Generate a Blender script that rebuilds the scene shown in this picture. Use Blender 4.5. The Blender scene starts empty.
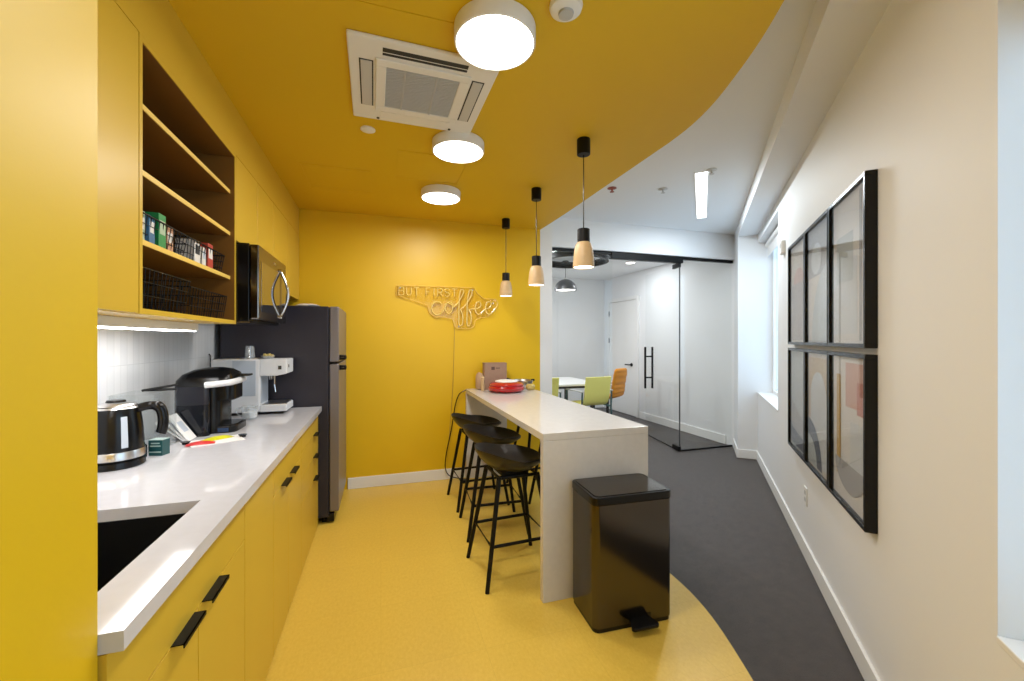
import bpy, bmesh, math, random
from mathutils import Vector, Matrix
random.seed(7)
PI = math.pi
SC = bpy.context.scene
COL = SC.collection

# ------------------------------------------------------------------ materials
MATS = {}
def sock(b, *names):
    for n in names:
        if n in b.inputs: return b.inputs[n]
def mat(name, col, rough=0.5, metal=0.0, spec=0.5, noise=None, bump=None, emit=None, coat=0.0, sheen=0.0):
    """noise = (scale, amount, detail): value mottling of the colour; bump = (scale, strength, distance)"""
    m = bpy.data.materials.new(name); m.use_nodes = True
    nt = m.node_tree; b = nt.nodes['Principled BSDF']
    c = (*col, 1.0)
    b.inputs['Base Color'].default_value = c
    b.inputs['Roughness'].default_value = rough
    b.inputs['Metallic'].default_value = metal
    b.inputs['Specular IOR Level'].default_value = spec
    b.inputs['Coat Weight'].default_value = coat
    b.inputs['Sheen Weight'].default_value = sheen
    tc = nt.nodes.new('ShaderNodeTexCoord')
    if noise:
        n = nt.nodes.new('ShaderNodeTexNoise'); n.inputs['Scale'].default_value = noise[0]
        n.inputs['Detail'].default_value = noise[2] if len(noise) > 2 else 4
        nt.links.new(tc.outputs['Object'], n.inputs['Vector'])
        r = nt.nodes.new('ShaderNodeMapRange')
        r.inputs['From Min'].default_value = 0.25; r.inputs['From Max'].default_value = 0.75
        r.inputs['To Min'].default_value = 1 - noise[1]; r.inputs['To Max'].default_value = 1 + noise[1]
        nt.links.new(n.outputs['Fac'], r.inputs['Value'])
        mx = nt.nodes.new('ShaderNodeMix'); mx.data_type = 'RGBA'; mx.blend_type = 'MULTIPLY'
        mx.inputs['Factor'].default_value = 1.0
        mx.inputs['A'].default_value = c
        # route through the RGBA sockets
        ins = [s for s in mx.inputs if s.type == 'RGBA']; out = [s for s in mx.outputs if s.type == 'RGBA'][0]
        ins[0].default_value = c
        nt.links.new(r.outputs['Result'], ins[1])
        nt.links.new(out, b.inputs['Base Color'])
    if bump:
        n2 = nt.nodes.new('ShaderNodeTexNoise'); n2.inputs['Scale'].default_value = bump[0]
        n2.inputs['Detail'].default_value = 3
        nt.links.new(tc.outputs['Object'], n2.inputs['Vector'])
        bp = nt.nodes.new('ShaderNodeBump'); bp.inputs['Strength'].default_value = bump[1]
        bp.inputs['Distance'].default_value = bump[2]
        nt.links.new(n2.outputs['Fac'], bp.inputs['Height'])
        nt.links.new(bp.outputs['Normal'], b.inputs['Normal'])
    if emit:
        b.inputs['Emission Color'].default_value = (*emit[0], 1)
        b.inputs['Emission Strength'].default_value = emit[1]
    MATS[name] = m
    return m

def glass_mat(name, tint=(1, 1, 1), refl=0.06, rough=0.0, opacity=0.0):
    """thin pane: mostly transparent with a fresnel mirror reflection"""
    m = bpy.data.materials.new(name); m.use_nodes = True
    nt = m.node_tree; nt.nodes.clear()
    out = nt.nodes.new('ShaderNodeOutputMaterial')
    t = nt.nodes.new('ShaderNodeBsdfTransparent'); t.inputs['Color'].default_value = (*tint, 1)
    g = nt.nodes.new('ShaderNodeBsdfGlossy'); g.inputs['Roughness'].default_value = rough
    lw = nt.nodes.new('ShaderNodeLayerWeight'); lw.inputs['Blend'].default_value = 0.5
    pw = nt.nodes.new('ShaderNodeMath'); pw.operation = 'POWER'; pw.inputs[1].default_value = 5.0
    nt.links.new(lw.outputs['Facing'], pw.inputs[0])
    ad = nt.nodes.new('ShaderNodeMath'); ad.operation = 'MULTIPLY_ADD'      # Schlick reflectance, same from both faces
    ad.inputs[1].default_value = .6; ad.inputs[2].default_value = refl * 0.6; ad.use_clamp = True
    nt.links.new(pw.outputs[0], ad.inputs[0])
    mx = nt.nodes.new('ShaderNodeMixShader')
    nt.links.new(ad.outputs[0], mx.inputs[0]); nt.links.new(t.outputs[0], mx.inputs[1]); nt.links.new(g.outputs[0], mx.inputs[2])
    last = mx
    if opacity:
        d = nt.nodes.new('ShaderNodeBsdfDiffuse'); d.inputs['Color'].default_value = (.9, .93, .95, 1)
        m2 = nt.nodes.new('ShaderNodeMixShader'); m2.inputs[0].default_value = opacity
        nt.links.new(mx.outputs[0], m2.inputs[1]); nt.links.new(d.outputs[0], m2.inputs[2]); last = m2
    nt.links.new(last.outputs[0], out.inputs[0])
    MATS[name] = m
    return m

def emit_mat(name, col, strength):
    m = bpy.data.materials.new(name); m.use_nodes = True
    nt = m.node_tree; nt.nodes.clear()
    out = nt.nodes.new('ShaderNodeOutputMaterial'); e = nt.nodes.new('ShaderNodeEmission')
    e.inputs['Color'].default_value = (*col, 1); e.inputs['Strength'].default_value = strength
    nt.links.new(e.outputs[0], out.inputs[0])
    MATS[name] = m
    return m

YEL = (0.75, 0.475, 0.006)
M = {}
M['ypaint'] = mat('yellow wall paint', YEL, .42, noise=(1.2, .03), bump=(180, .05, .002))
M['yceil'] = mat('yellow ceiling paint', (0.70, .445, .004), .6, bump=(160, .05, .002))
M['ycab'] = mat('yellow cabinet lacquer', (.63, .41, .035), .34, noise=(2.0, .02))
M['brown'] = mat('brown shelf interior', (.20, .088, .012), .5, noise=(6, .05))  # brown tone for shelf lining and boards, darker than the yellow carcass
M['ycabedge'] = mat('pale yellow cabinet edge banding', (.84, .58, .12), .4)
M['white'] = mat('white wall paint', (.79, .80, .815), .55, noise=(1.0, .015), bump=(180, .05, .002))
M['wceil'] = mat('white ceiling paint', (.80, .82, .84), .7, bump=(160, .05, .002))
M['trim'] = mat('white trim paint', (.82, .82, .81), .35)
M['plastic'] = mat('white plastic', (.80, .80, .78), .4)
M['carpet'] = mat('charcoal carpet', (.040, .030, .0265), .5, spec=.45, noise=(16, .42, 12), bump=(260, .8, .006), sheen=.15)
M['quartz'] = mat('pale quartz', (.60, .60, .635), .08, noise=(30, .03, 6), coat=.15)
M['barq'] = mat('bar quartz', (.66, .64, .62), .14, noise=(30, .03, 6), coat=.15)
M['black'] = mat('black plastic', (.004, .004, .0045), .24, spec=.3)
M['blackm'] = mat('matte black metal', (.005, .005, .005), .45, spec=.22)
M['seat'] = mat('dark charcoal stool shell', (.013, .012, .013), .3, spec=.45)
M['bsteel'] = mat('black stainless steel', (.19, .165, .145), .16, metal=1.0, noise=(3, .05))
M['cansteel'] = mat('smoked steel', (.10, .088, .075), .16, metal=1.0)
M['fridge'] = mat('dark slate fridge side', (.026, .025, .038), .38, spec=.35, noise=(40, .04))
M['fdoor'] = mat('slate steel fridge door', (.21, .195, .21), .34, metal=.4)
M['steel'] = mat('brushed steel', (.62, .61, .60), .28, metal=1.0)
M['chrome'] = mat('chrome', (.75, .75, .76), .12, metal=1.0)
M['darkint'] = mat('dark void', (.01, .01, .01), .7)
M['wood'] = mat('pale ash wood', (.60, .42, .22), .45, noise=(22, .08, 6))
M['mwhite'] = mat('white enamel', (.78, .80, .83), .28)
M['mblue'] = mat('pale grey panel', (.50, .56, .64), .3)
M['sink'] = mat('black composite sink', (.006, .006, .007), .32)
M['red'] = mat('red enamel', (.42, .006, .010), .18, coat=.4)
M['card'] = mat('brown cardboard', (.34, .22, .155), .75, noise=(40, .06))
M['cardmark'] = mat('dark print on cardboard', (.10, .06, .05), .7)
M['paper'] = mat('white paper', (.82, .81, .80), .6)
M['teal'] = mat('teal tea box card', (.010, .075, .08), .4)
M['tealprint'] = mat('pale print on tea box', (.42, .55, .52), .5)
M['green'] = mat('green tea box card', (.02, .26, .07), .45)
M['bluebox'] = mat('blue tea box card', (.05, .17, .32), .45)
M['palebox'] = mat('pale green tea box card', (.42, .52, .36), .5)
M['peach'] = mat('peach card', (.60, .30, .16), .5)
M['rbox'] = mat('red card', (.50, .06, .035), .45)
M['wbox'] = mat('white card', (.78, .75, .70), .5)
M['yellowpk'] = mat('lime yellow sachet foil', (.62, .60, .02), .35)
M['redpk'] = mat('red sachet foil', (.58, .03, .03), .35)
M['lime'] = mat('lime green sling fabric', (.88, .80, .19), .6, bump=(300, .2, .002))
M['orange'] = mat('orange padded leather', (.78, .30, .015), .45)
M['tealleg'] = mat('dark teal metal', (.012, .085, .085), .4, metal=.3)
M['tabletop'] = mat('white laminate', (.80, .79, .77), .3)
M['greyshade'] = mat('grey metal lamp shade', (.10, .10, .105), .35, metal=.6)
M['acgrille'] = mat('pale grey filter grille', (.48, .49, .49), .6)
M['acflap'] = mat('grey louvre flap', (.55, .55, .54), .5)
M['slot'] = mat('dark air slot', (.03, .03, .03), .7)
M['neon'] = mat('unlit neon tube', (.80, .60, .16), .25, coat=.4)
M['water'] = mat('smoked water tank', (.008, .009, .013), .08, spec=.4)
M['mwglass'] = mat('dark mirror oven glass', (.012, .011, .010), .04, spec=.9, coat=1.0)
M['navyp'] = mat('dark blue display', (.02, .045, .11), .15)
M['tankup'] = mat('smoked empty tank', (.022, .023, .03), .08, spec=.4)
M['candy'] = mat('wrapped sweets', (.55, .42, .12), .4, noise=(120, .5))
M['cordy'] = mat('clear yellow cord', (.50, .32, .05), .4)
M['brass'] = mat('brass sprinkler', (.30, .07, .04), .4, metal=.3)
M['tan'] = mat('tan bag paper', (.50, .33, .20), .6)
M['glass'] = glass_mat('clear partition glass', (.98, .987, .985), .05)
M['wglass'] = glass_mat('window glass', (.97, .985, 1.0), .04)
M['pglass'] = glass_mat('picture glass', (.97, .97, .97), .05)
M['acrylic'] = glass_mat('clear acrylic', (.97, .98, .98), .05, .02, .03)
M['cup'] = glass_mat('clear drinking glass', (.93, .95, .96), .22, .02, .14)
M['signglass'] = glass_mat('sign acrylic', (.985, .97, .93), .04, .08, .0)
M['lampe'] = emit_mat('lit round diffuser', (1.0, .95, .84), 9.0)
M['pende'] = emit_mat('lit pendant bulb', (1.0, .93, .80), 7.0)
M['line'] = emit_mat('lit linear diffuser', (.95, .98, 1.0), 6.0)
M['down'] = emit_mat('lit downlight', (1.0, .97, .92), 8.0)
M['under'] = emit_mat('lit strip diffuser', (1.0, .98, .97), 17.0)

# yellow linoleum: fine speckle and faint tile joints
def lino():
    m = mat('yellow speckled linoleum', (.72, .45, .055), .34, spec=.45)
    nt = m.node_tree; b = nt.nodes['Principled BSDF']
    tc = nt.nodes.new('ShaderNodeTexCoord')
    n = nt.nodes.new('ShaderNodeTexNoise'); n.inputs['Scale'].default_value = 75; n.inputs['Detail'].default_value = 9; n.inputs['Roughness'].default_value = .75
    mp = nt.nodes.new('ShaderNodeMapping'); mp.inputs['Scale'].default_value = (1, .55, 1)
    nt.links.new(tc.outputs['Object'], mp.inputs['Vector']); nt.links.new(mp.outputs['Vector'], n.inputs['Vector'])
    cr = nt.nodes.new('ShaderNodeValToRGB')
    e = cr.color_ramp.elements
    e[0].position = .32; e[0].color = (.68, .44, .055, 1)
    e[1].position = .62; e[1].color = (.76, .52, .085, 1)
    nt.links.new(n.outputs['Fac'], cr.inputs['Fac'])
    br = nt.nodes.new('ShaderNodeTexBrick'); br.offset = 0
    br.inputs['Scale'].default_value = 1.0; br.inputs['Mortar Size'].default_value = .0012
    br.inputs['Brick Width'].default_value = .46; br.inputs['Row Height'].default_value = .46
    br.inputs['Color1'].default_value = (1, 1, 1, 1); br.inputs['Color2'].default_value = (.975, .975, .97, 1); br.inputs['Mortar'].default_value = (.90, .88, .84, 1)
    nt.links.new(tc.outputs['Object'], br.inputs['Vector'])
    mx = nt.nodes.new('ShaderNodeMix'); mx.data_type = 'RGBA'; mx.blend_type = 'MULTIPLY'; mx.inputs['Factor'].default_value = 1
    ins = [s for s in mx.inputs if s.type == 'RGBA']; out = [s for s in mx.outputs if s.type == 'RGBA'][0]
    nt.links.new(cr.outputs['Color'], ins[0]); nt.links.new(br.outputs['Color'], ins[1])
    nt.links.new(out, b.inputs['Base Color'])
    return m
M['lino'] = lino()

# white vertical finger tile on the left wall
def tile():
    m = mat('white stacked vertical tile', (.78, .79, .80), .18, spec=.5)
    nt = m.node_tree; b = nt.nodes['Principled BSDF']
    tc = nt.nodes.new('ShaderNodeTexCoord')
    mp = nt.nodes.new('ShaderNodeMapping'); mp.inputs['Rotation'].default_value = (0, math.radians(90), 0)
    sx = nt.nodes.new('ShaderNodeSeparateXYZ'); cx = nt.nodes.new('ShaderNodeCombineXYZ')
    nt.links.new(tc.outputs['Object'], sx.inputs[0])
    nt.links.new(sx.outputs['Y'], cx.inputs['X']); nt.links.new(sx.outputs['Z'], cx.inputs['Y'])
    br = nt.nodes.new('ShaderNodeTexBrick'); br.offset = 0
    br.inputs['Scale'].default_value = 1.0; br.inputs['Mortar Size'].default_value = .0018
    br.inputs['Brick Width'].default_value = .05; br.inputs['Row Height'].default_value = .26
    br.inputs['Color1'].default_value = (.80, .81, .82, 1); br.inputs['Color2'].default_value = (.74, .755, .77, 1); br.inputs['Mortar'].default_value = (.66, .67, .68, 1)
    nt.links.new(cx.outputs[0], br.inputs['Vector'])
    nt.links.new(br.outputs['Color'], b.inputs['Base Color'])
    return m
M['tile'] = tile()

# ------------------------------------------------------------------ mesh helpers
def box(bm, x0, x1, y0, y1, z0, z1):
    vs = [bm.verts.new(p) for p in ((x0,y0,z0),(x1,y0,z0),(x1,y1,z0),(x0,y1,z0),(x0,y0,z1),(x1,y0,z1),(x1,y1,z1),(x0,y1,z1))]
    for f in ((3,2,1,0),(4,5,6,7),(0,1,5,4),(1,2,6,5),(2,3,7,6),(3,0,4,7)):
        bm.faces.new([vs[i] for i in f])
    return vs
def prism(bm, poly, z0, z1):
    lo = [bm.verts.new((p[0], p[1], z0)) for p in poly]; hi = [bm.verts.new((p[0], p[1], z1)) for p in poly]
    n = len(poly)
    bm.faces.new(hi); bm.faces.new(lo[::-1])
    for i in range(n):
        bm.faces.new((lo[i], lo[(i+1) % n], hi[(i+1) % n], hi[i]))
def prism_axis(bm, poly, a0, a1, axis):
    """poly in the plane across axis: axis 'y' -> (x,z) points, axis 'x' -> (y,z) points"""
    def P(p, a): return (p[0], a, p[1]) if axis == 'y' else (a, p[0], p[1])
    lo = [bm.verts.new(P(p, a0)) for p in poly]; hi = [bm.verts.new(P(p, a1)) for p in poly]
    n = len(poly)
    bm.faces.new(hi); bm.faces.new(lo[::-1])
    for i in range(n):
        bm.faces.new((lo[i], lo[(i+1) % n], hi[(i+1) % n], hi[i]))
def rrect(x0, x1, y0, y1, r, n=6):
    out = []
    for cx_, cy_, a0 in ((x1-r, y1-r, 0), (x0+r, y1-r, 90), (x0+r, y0+r, 180), (x1-r, y0+r, 270)):
        for i in range(n+1):
            a = math.radians(a0 + 90*i/n); out.append((cx_ + r*math.cos(a), cy_ + r*math.sin(a)))
    return out
def lathe(bm, prof, seg=32, c=(0,0,0)):
    rings = []
    for r, z in prof:
        if r < 1e-6: rings.append([bm.verts.new((c[0], c[1], c[2]+z))])
        else: rings.append([bm.verts.new((c[0]+r*math.cos(2*PI*i/seg), c[1]+r*math.sin(2*PI*i/seg), c[2]+z)) for i in range(seg)])
    for a, b in zip(rings, rings[1:]):
        for i in range(seg):
            j = (i+1) % seg
            if len(a) == 1 and len(b) == 1: continue
            if len(a) == 1: bm.faces.new((a[0], b[j], b[i]))
            elif len(b) == 1: bm.faces.new((a[i], a[j], b[0]))
            else: bm.faces.new((a[i], a[j], b[j], b[i]))
    for rg, flip in ((rings[0], True), (rings[-1], False)):
        pass
def tube(bm, pts, r, seg=8, closed=False):
    pts = [Vector(p) for p in pts]; n = len(pts)
    rr = r if isinstance(r, (list, tuple)) else [r]*n
    prev = None; rings = []
    for i, p in enumerate(pts):
        if closed: t = (pts[(i+1) % n] - pts[i-1]).normalized()
        elif i == 0: t = (pts[1]-pts[0]).normalized()
        elif i == n-1: t = (pts[-1]-pts[-2]).normalized()
        else:
            t = ((pts[i+1]-p).normalized() + (p-pts[i-1]).normalized())
            t = t.normalized() if t.length > 1e-6 else (pts[i+1]-p).normalized()
        if prev is None:
            up = Vector((0,0,1)) if abs(t.z) < .9 else Vector((1,0,0))
            u = t.cross(up).normalized()
        else:
            u = (prev - t*prev.dot(t)); u = u.normalized() if u.length > 1e-6 else t.orthogonal().normalized()
        prev = u; v = t.cross(u)
        rings.append([bm.verts.new(p + (u*math.cos(2*PI*k/seg) + v*math.sin(2*PI*k/seg))*rr[i]) for k in range(seg)])
    m = n if closed else n-1
    for i in range(m):
        a, b = rings[i], rings[(i+1) % n]
        for k in range(seg):
            bm.faces.new((a[k], a[(k+1) % seg], b[(k+1) % seg], b[k]))
    if not closed:
        bm.faces.new(rings[0][::-1]); bm.faces.new(rings[-1])
def smooth_path(pts, k=6):
    """Catmull-Rom through the points"""
    P = [Vector(p) for p in pts]; out = []
    for i in range(len(P)-1):
        p0 = P[max(i-1,0)]; p1 = P[i]; p2 = P[i+1]; p3 = P[min(i+2, len(P)-1)]
        for j in range(k):
            t = j/k
            out.append(.5*((2*p1) + (-p0+p2)*t + (2*p0-5*p1+4*p2-p3)*t*t + (-p0+3*p1-3*p2+p3)*t**3))
    out.append(P[-1]); return out
def disc(bm, r, z, seg=32, c=(0,0), up=False):
    vs = [bm.verts.new((c[0]+r*math.cos(2*PI*i/seg), c[1]+r*math.sin(2*PI*i/seg), z)) for i in range(seg)]
    bm.faces.new(vs if up else vs[::-1])

def obj(name, bm, m, parent=None, smooth=False, bevel=0.0, bseg=2, loc=None, subd=0):
    bmesh.ops.recalc_face_normals(bm, faces=bm.faces)
    me = bpy.data.meshes.new(name); bm.to_mesh(me); bm.free()
    mats = m if isinstance(m, (list, tuple)) else [m]
    for q in mats: me.materials.append(M[q] if isinstance(q, str) else q)
    o = bpy.data.objects.new(name, me); COL.objects.link(o)
    if smooth:
        for p in me.polygons: p.use_smooth = True
        try: me.set_sharp_from_angle(angle=math.radians(40))
        except Exception: pass
    if bevel:
        b = o.modifiers.new('Bevel', 'BEVEL'); b.width = bevel; b.segments = bseg; b.limit_method = 'ANGLE'; b.angle_limit = math.radians(40)
        b.harden_normals = False
    if subd:
        s = o.modifiers.new('Subdivision', 'SUBSURF'); s.levels = subd; s.render_levels = subd
    if parent is not None: o.parent = parent
    if loc is not None: o.location = loc
    return o
def bx(name, m, parent, x0, x1, y0, y1, z0, z1, bevel=0.0, bseg=2):
    bm = bmesh.new(); box(bm, x0, x1, y0, y1, z0, z1)
    return obj(name, bm, m, parent, bevel=bevel, bseg=bseg)
def thing(name, label, cat, loc=(0,0,0), rotz=0.0, group=None):
    o = bpy.data.objects.new(name, None); COL.objects.link(o)
    o.empty_display_size = .1
    o.location = loc; o.rotation_euler = (0, 0, rotz); o['label'] = label; o['category'] = cat
    if group: o['group'] = group
    return o
def tag(o, label, cat, group=None, kind=None):
    o['label'] = label; o['category'] = cat
    if group: o['group'] = group
    if kind: o['kind'] = kind
    return o
def struct(o, label=None, cat=None):
    o['kind'] = 'structure'
    if label: o['label'] = label; o['category'] = cat or 'wall'
    return o
def dup(root, loc, rotz=None, label=None):
    r = root.copy(); COL.objects.link(r); r.location = loc
    if rotz is not None: r.rotation_euler = (0, 0, rotz)
    if label: r['label'] = label
    for ch in list(root.children):
        c = ch.copy(); COL.objects.link(c); c.parent = r
        for g in ch.children:
            d = g.copy(); COL.objects.link(d); d.parent = c
    return r

# ------------------------------------------------------------------ key dimensions (metres)
WX = -1.14            # left wall plane
PX = -.4655            # face of the near yellow wall return
CE = .893             # where the counter starts
BY = 4.20             # back wall plane
ZY, ZW = 2.62, 2.80   # yellow and white ceilings
GY = 4.35             # glass line
MX, MY = 4.46, 7.65   # meeting room far planes
A0 = Vector((4.247, 3.765, 0)); UN = Vector((-.6681, -.7441, 0)).normalized(); NN = Vector((UN.y, -UN.x, 0))   # right wall: origin, along, inward
RWZ = math.atan2(UN.y, UN.x)
def W(s, o=0, z=0): return A0 + UN*s + NN*o + Vector((0, 0, z))
S_END = (PX - A0.x)/UN.x          # where the right wall meets the left one

# ------------------------------------------------------------------ setting
curve = [(1.658, BY), (1.675, 3.6), (1.675, 2.95), (1.675, 2.3), (1.672, 2.05), (1.652, 1.86), (1.606, 1.67), (1.526, 1.45), (1.447, 1.265), (1.35, 1.08), (1.22, .86), (1.05, .60), (.85, .33), (.60, .03), (.34, -.30), (.05, -.66), (-.25, -1.0), (PX, -1.2)]
cs = smooth_path([(p[0], p[1], 0) for p in curve], 5)
ypoly = [(p.x, p.y) for p in cs] + [(PX, CE-.02), (WX, CE-.02), (WX, BY)]
bm = bmesh.new(); prism(bm, ypoly, -.05, 0.0); fl = struct(obj('floor', bm, 'lino'))
bm = bmesh.new()
e2 = W(S_END+.2, -.4); e1 = W(-1.2, -.4)
prism(bm, [(-1.3, -1.9), (e2.x, e2.y), (e1.x, e1.y), (5.4, 8.1), (.9, 8.1), (.9, 4.3), (-1.3, 4.3)], -.06, -.004)
struct(obj('floor_carpet', bm, 'carpet'))
bm = bmesh.new()
prism(bm, [(-1.3, -1.9), (e2.x, e2.y), (e1.x, e1.y), (5.3, 4.5), (5.3, 4.35), (-1.3, 4.35)], ZW, ZW+.1)
struct(obj('ceiling', bm, 'wceil'))
bm = bmesh.new(); prism(bm, ypoly, ZY, ZW)
struct(obj('ceiling_yellow', bm, 'yceil'))
# faint access hatches in the yellow ceiling
hatch = thing('ceiling_hatch', 'flush yellow ceiling hatch on the near side of the air conditioner', 'hatch', (.13, 1.33, ZY), group='ceiling hatches')
def hatch_bm(w, d):
    b = bmesh.new()
    box(b, -w/2, w/2, -d/2, -d/2+.006, -.003, 0); box(b, -w/2, w/2, d/2-.006, d/2, -.003, 0)
    box(b, -w/2, -w/2+.006, -d/2, d/2, -.003, 0); box(b, w/2-.006, w/2, -d/2, d/2, -.003, 0)
    return b
obj('hatch_frame', hatch_bm(.46, .46), 'yceil', hatch)
bx('hatch_panel', 'yceil', hatch, -.222, .222, -.222, .222, -.0015, 0)
dup(hatch, (.33, 2.93, ZY), 0, 'flush yellow ceiling hatch between the two farther round lamps')
dup(hatch, (-.30, 3.33, ZY), 0, 'flush yellow ceiling hatch near the far corner above the fridge')

# left side walls
struct(bx('wall_left', 'tile', None, WX-.12, WX, CE, BY+.15, 0, ZW))
struct(bx('wall_near_return', 'ypaint', None, WX-.12, PX, -1.75, CE, 0, ZW))
bm = bmesh.new(); box(bm, WX-.12, 1.658, BY, BY+.15, 0, ZW)
struct(obj('wall_back', bm, 'ypaint'))
bm = bmesh.new(); box(bm, 1.658, 1.80, BY, BY+.21, 0, ZW)
struct(obj('wall_back_end', bm, 'white'))
struct(bx('baseboard_back', 'trim', None, -.30, .83, BY-.014, BY, 0, .105, .003))
# white wall above the glass
struct(bx('wall_over_glass', 'white', None, 1.80, 4.62, GY-.06, GY+.08, 2.47, ZW))

# right wall with two window niches, built in its own frame: x = s, y = outward
def rw_obj(name, m, boxes, kind=True, bevel=0):
    b = bmesh.new()
    for q in boxes: box(b, *q)
    o = obj(name, b, m, bevel=bevel); o.location = A0; o.rotation_euler = (0, 0, RWZ)
    if kind: o['kind'] = 'structure'
    return o
N1 = (0.0, 1.36, .78, 2.56); N2 = (4.282, 5.95, .705, 2.56); TH = .26; ND = .15
def rwall():
    b = []
    b.append((-1.0, N1[0], 0, TH, 0, ZW))
    b.append((N1[0], N1[1], 0, TH, 0, N1[2])); b.append((N1[0], N1[1], 0, TH, N1[3], ZW))
    b.append((N1[1], N2[0], 0, TH, 0, ZW))
    b.append((N2[0], N2[1], 0, TH, 0, N2[2])); b.append((N2[0], N2[1], 0, TH, N2[3], ZW))
    b.append((N2[1], S_END+.3, 0, TH, 0, ZW))
    return b
rw_obj('wall_right', 'white', rwall())
rw_obj('ceiling_soffit', 'white', [(.0, S_END+.1, -.205, 0, 2.66, ZW)])
rw_obj('wall_right_column', 'white', [(-.83, 0, -.205, 0, 0, ZW)])
rw_obj('baseboard_right', 'trim', [(.013, S_END, -.014, 0, 0, .105)], bevel=.003)
rw_obj('baseboard_column', 'trim', [(-.80, .014, -.219, -.205, 0, .105), (0, .014, -.205, 0, 0, .105)], bevel=.003)
def window(n, N, blind):
    root = bpy.data.objects.new('window_%d' % n, None); COL.objects.link(root)
    root.location = A0; root.rotation_euler = (0, 0, RWZ); root['kind'] = 'structure'
    s0, s1, z0, z1 = N; y0, y1 = ND, ND+.05; f = .055
    b = bmesh.new(); e = .0008
    box(b, s0+e, s1-e, y0, y1, z0+e, z0+f); box(b, s0+e, s1-e, y0, y1, z1-f, z1-e)
    box(b, s0+e, s0+f, y0, y1, z0+f, z1-f); box(b, s1-f, s1-e, y0, y1, z0+f, z1-f)
    obj('window_frame', b, 'trim', root, bevel=.003)
    bx('window_pane', 'wglass', root, s0+f, s1-f, y0+.022, y0+.028, z0+f, z1-f)
    bx('window_sill', 'trim', root, s0+e, s1-e, -.004, ND, z0, z0+.018, .003)
    b = bmesh.new(); box(b, s0+.02, s1-.02, ND-.055, ND-.05, z1-blind, z1-.05)
    bl = obj('roller_blind', b, 'paper', root)
    b = bmesh.new(); tube(b, [(s0+.012, ND-.05, z1-.04), (s1-.012, ND-.05, z1-.04)], .032, 14)
    obj('blind_roller', b, 'paper', bl, smooth=True)
    return root
window(1, N1, .18); window(2, N2, .42)

# meeting room behind the glass
struct(bx('wall_meeting_right', 'white', None, MX, MX+.12, GY+.10, MY, 0, 2.66))
struct(bx('wall_meeting_back', 'white', None, .9, MX+.12, MY, MY+.12, 0, 2.66))
struct(bx('wall_meeting_left', 'white', None, .9, 1.02, BY+.16, MY, 0, 2.66))
struct(bx('ceiling_meeting', 'wceil', None, .9, MX+.12, GY+.08, MY+.12, 2.66, 2.76))
struct(bx('baseboard_meeting', 'trim', None, MX-.014, MX, GY+.10, 6.40, 0, .12, .003))
b = bmesh.new(); box(b, MX+.0, MX+.6, GY-.06, GY+.10, 0, ZW); struct(obj('wall_glass_end', b, 'white'))
# interior door
d1 = bpy.data.objects.new('door_1', None); COL.objects.link(d1); d1['kind'] = 'structure'; d1.location = (MX, 6.95, 0)
bx('door_slab', 'trim', d1, -.020, -.002, -.46, .45, .01, 2.15, .003)
b = bmesh.new()
box(b, -.028, 0, -.53, -.465, 0, 2.23); box(b, -.028, 0, .455, .52, 0, 2.23); box(b, -.028, 0, -.465, .455, 2.16, 2.23)
obj('door_casing', b, 'trim', d1, bevel=.003)
for hz in (.25, 1.40, 1.94):
    b = bmesh.new(); tube(b, [(-.030, .452, hz-.05), (-.030, .452, hz+.05)], .009, 8)
    obj('hinge', b, 'blackm', d1)
b = bmesh.new(); tube(b, [(-.02, -.33, .95), (-.034, -.33, .95)], .032, 16); tube(b, [(-.034, -.33, .95), (-.075, -.33, .95), (-.08, -.20, .95)], .011, 8)
obj('door_handle', b, 'blackm', d1, smooth=True)

# ------------------------------------------------------------------ glass partition
gp = thing('glass_partition', 'fixed clear glass panel between the glass door and the right column', 'glass panel', (4.07, GY, 0))
bx('pane', 'glass', gp, -.44, .415, -.006, .006, .012, 2.44)
b = bmesh.new(); box(b, -.44, .415, -.012, .012, -.003, .014); obj('floor_channel', b, 'blackm', gp)
b = bmesh.new(); box(b, .415, .422, -.010, .010, 0, 2.44); obj('edge_seal', b, 'blackm', gp)
gl = thing('glass_partition', 'fixed clear glass panel behind the bar beside the white wall end', 'glass panel', (2.225, GY, 0))
bx('pane', 'glass', gl, -.42, .42, -.006, .006, .012, 2.44)
b = bmesh.new(); box(b, -.42, .42, -.012, .012, -.003, .014); obj('floor_channel', b, 'blackm', gl)
rl = thing('glass_rail', 'black header rail along the top of the glass partition', 'rail', (3.15, GY, 2.44))
bx('rail', 'blackm', rl, -1.345, 1.345, -.022, .022, -.005, .030, .003)
bx('door_closer', 'blackm', rl, -.53, .50, -.034, .034, -.052, .026, .004)
# the door leaf stands open, swung into the meeting room
ga = math.radians(11)
gd = thing('glass_door', 'open frameless glass door with black ladder handle swung into the meeting room', 'glass door', (3.605, GY, 0), 0)
LD = .95
def leafp(t, o=0): return (t*math.sin(ga) + o*math.cos(ga), t*math.cos(ga) - o*math.sin(ga))
def leafbox(bmm, t0, t1, o0, o1, z0, z1):
    prism(bmm, [leafp(t0, o0), leafp(t0, o1), leafp(t1, o1), leafp(t1, o0)], z0, z1)
b = bmesh.new(); leafbox(b, .0, LD, -.006, .006, .012, 2.375); obj('pane', b, 'glass', gd)
b = bmesh.new(); leafbox(b, -.03, .13, -.017, .017, .004, .062); obj('bottom_patch', b, 'blackm', gd, bevel=.003)
b = bmesh.new(); leafbox(b, -.03, .13, -.017, .017, 2.335, 2.39); obj('top_patch', b, 'blackm', gd, bevel=.003)
b = bmesh.new(); leafbox(b, .13, LD, -.007, .007, .004, .013); obj('bottom_seal', b, 'blackm', gd)
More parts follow.
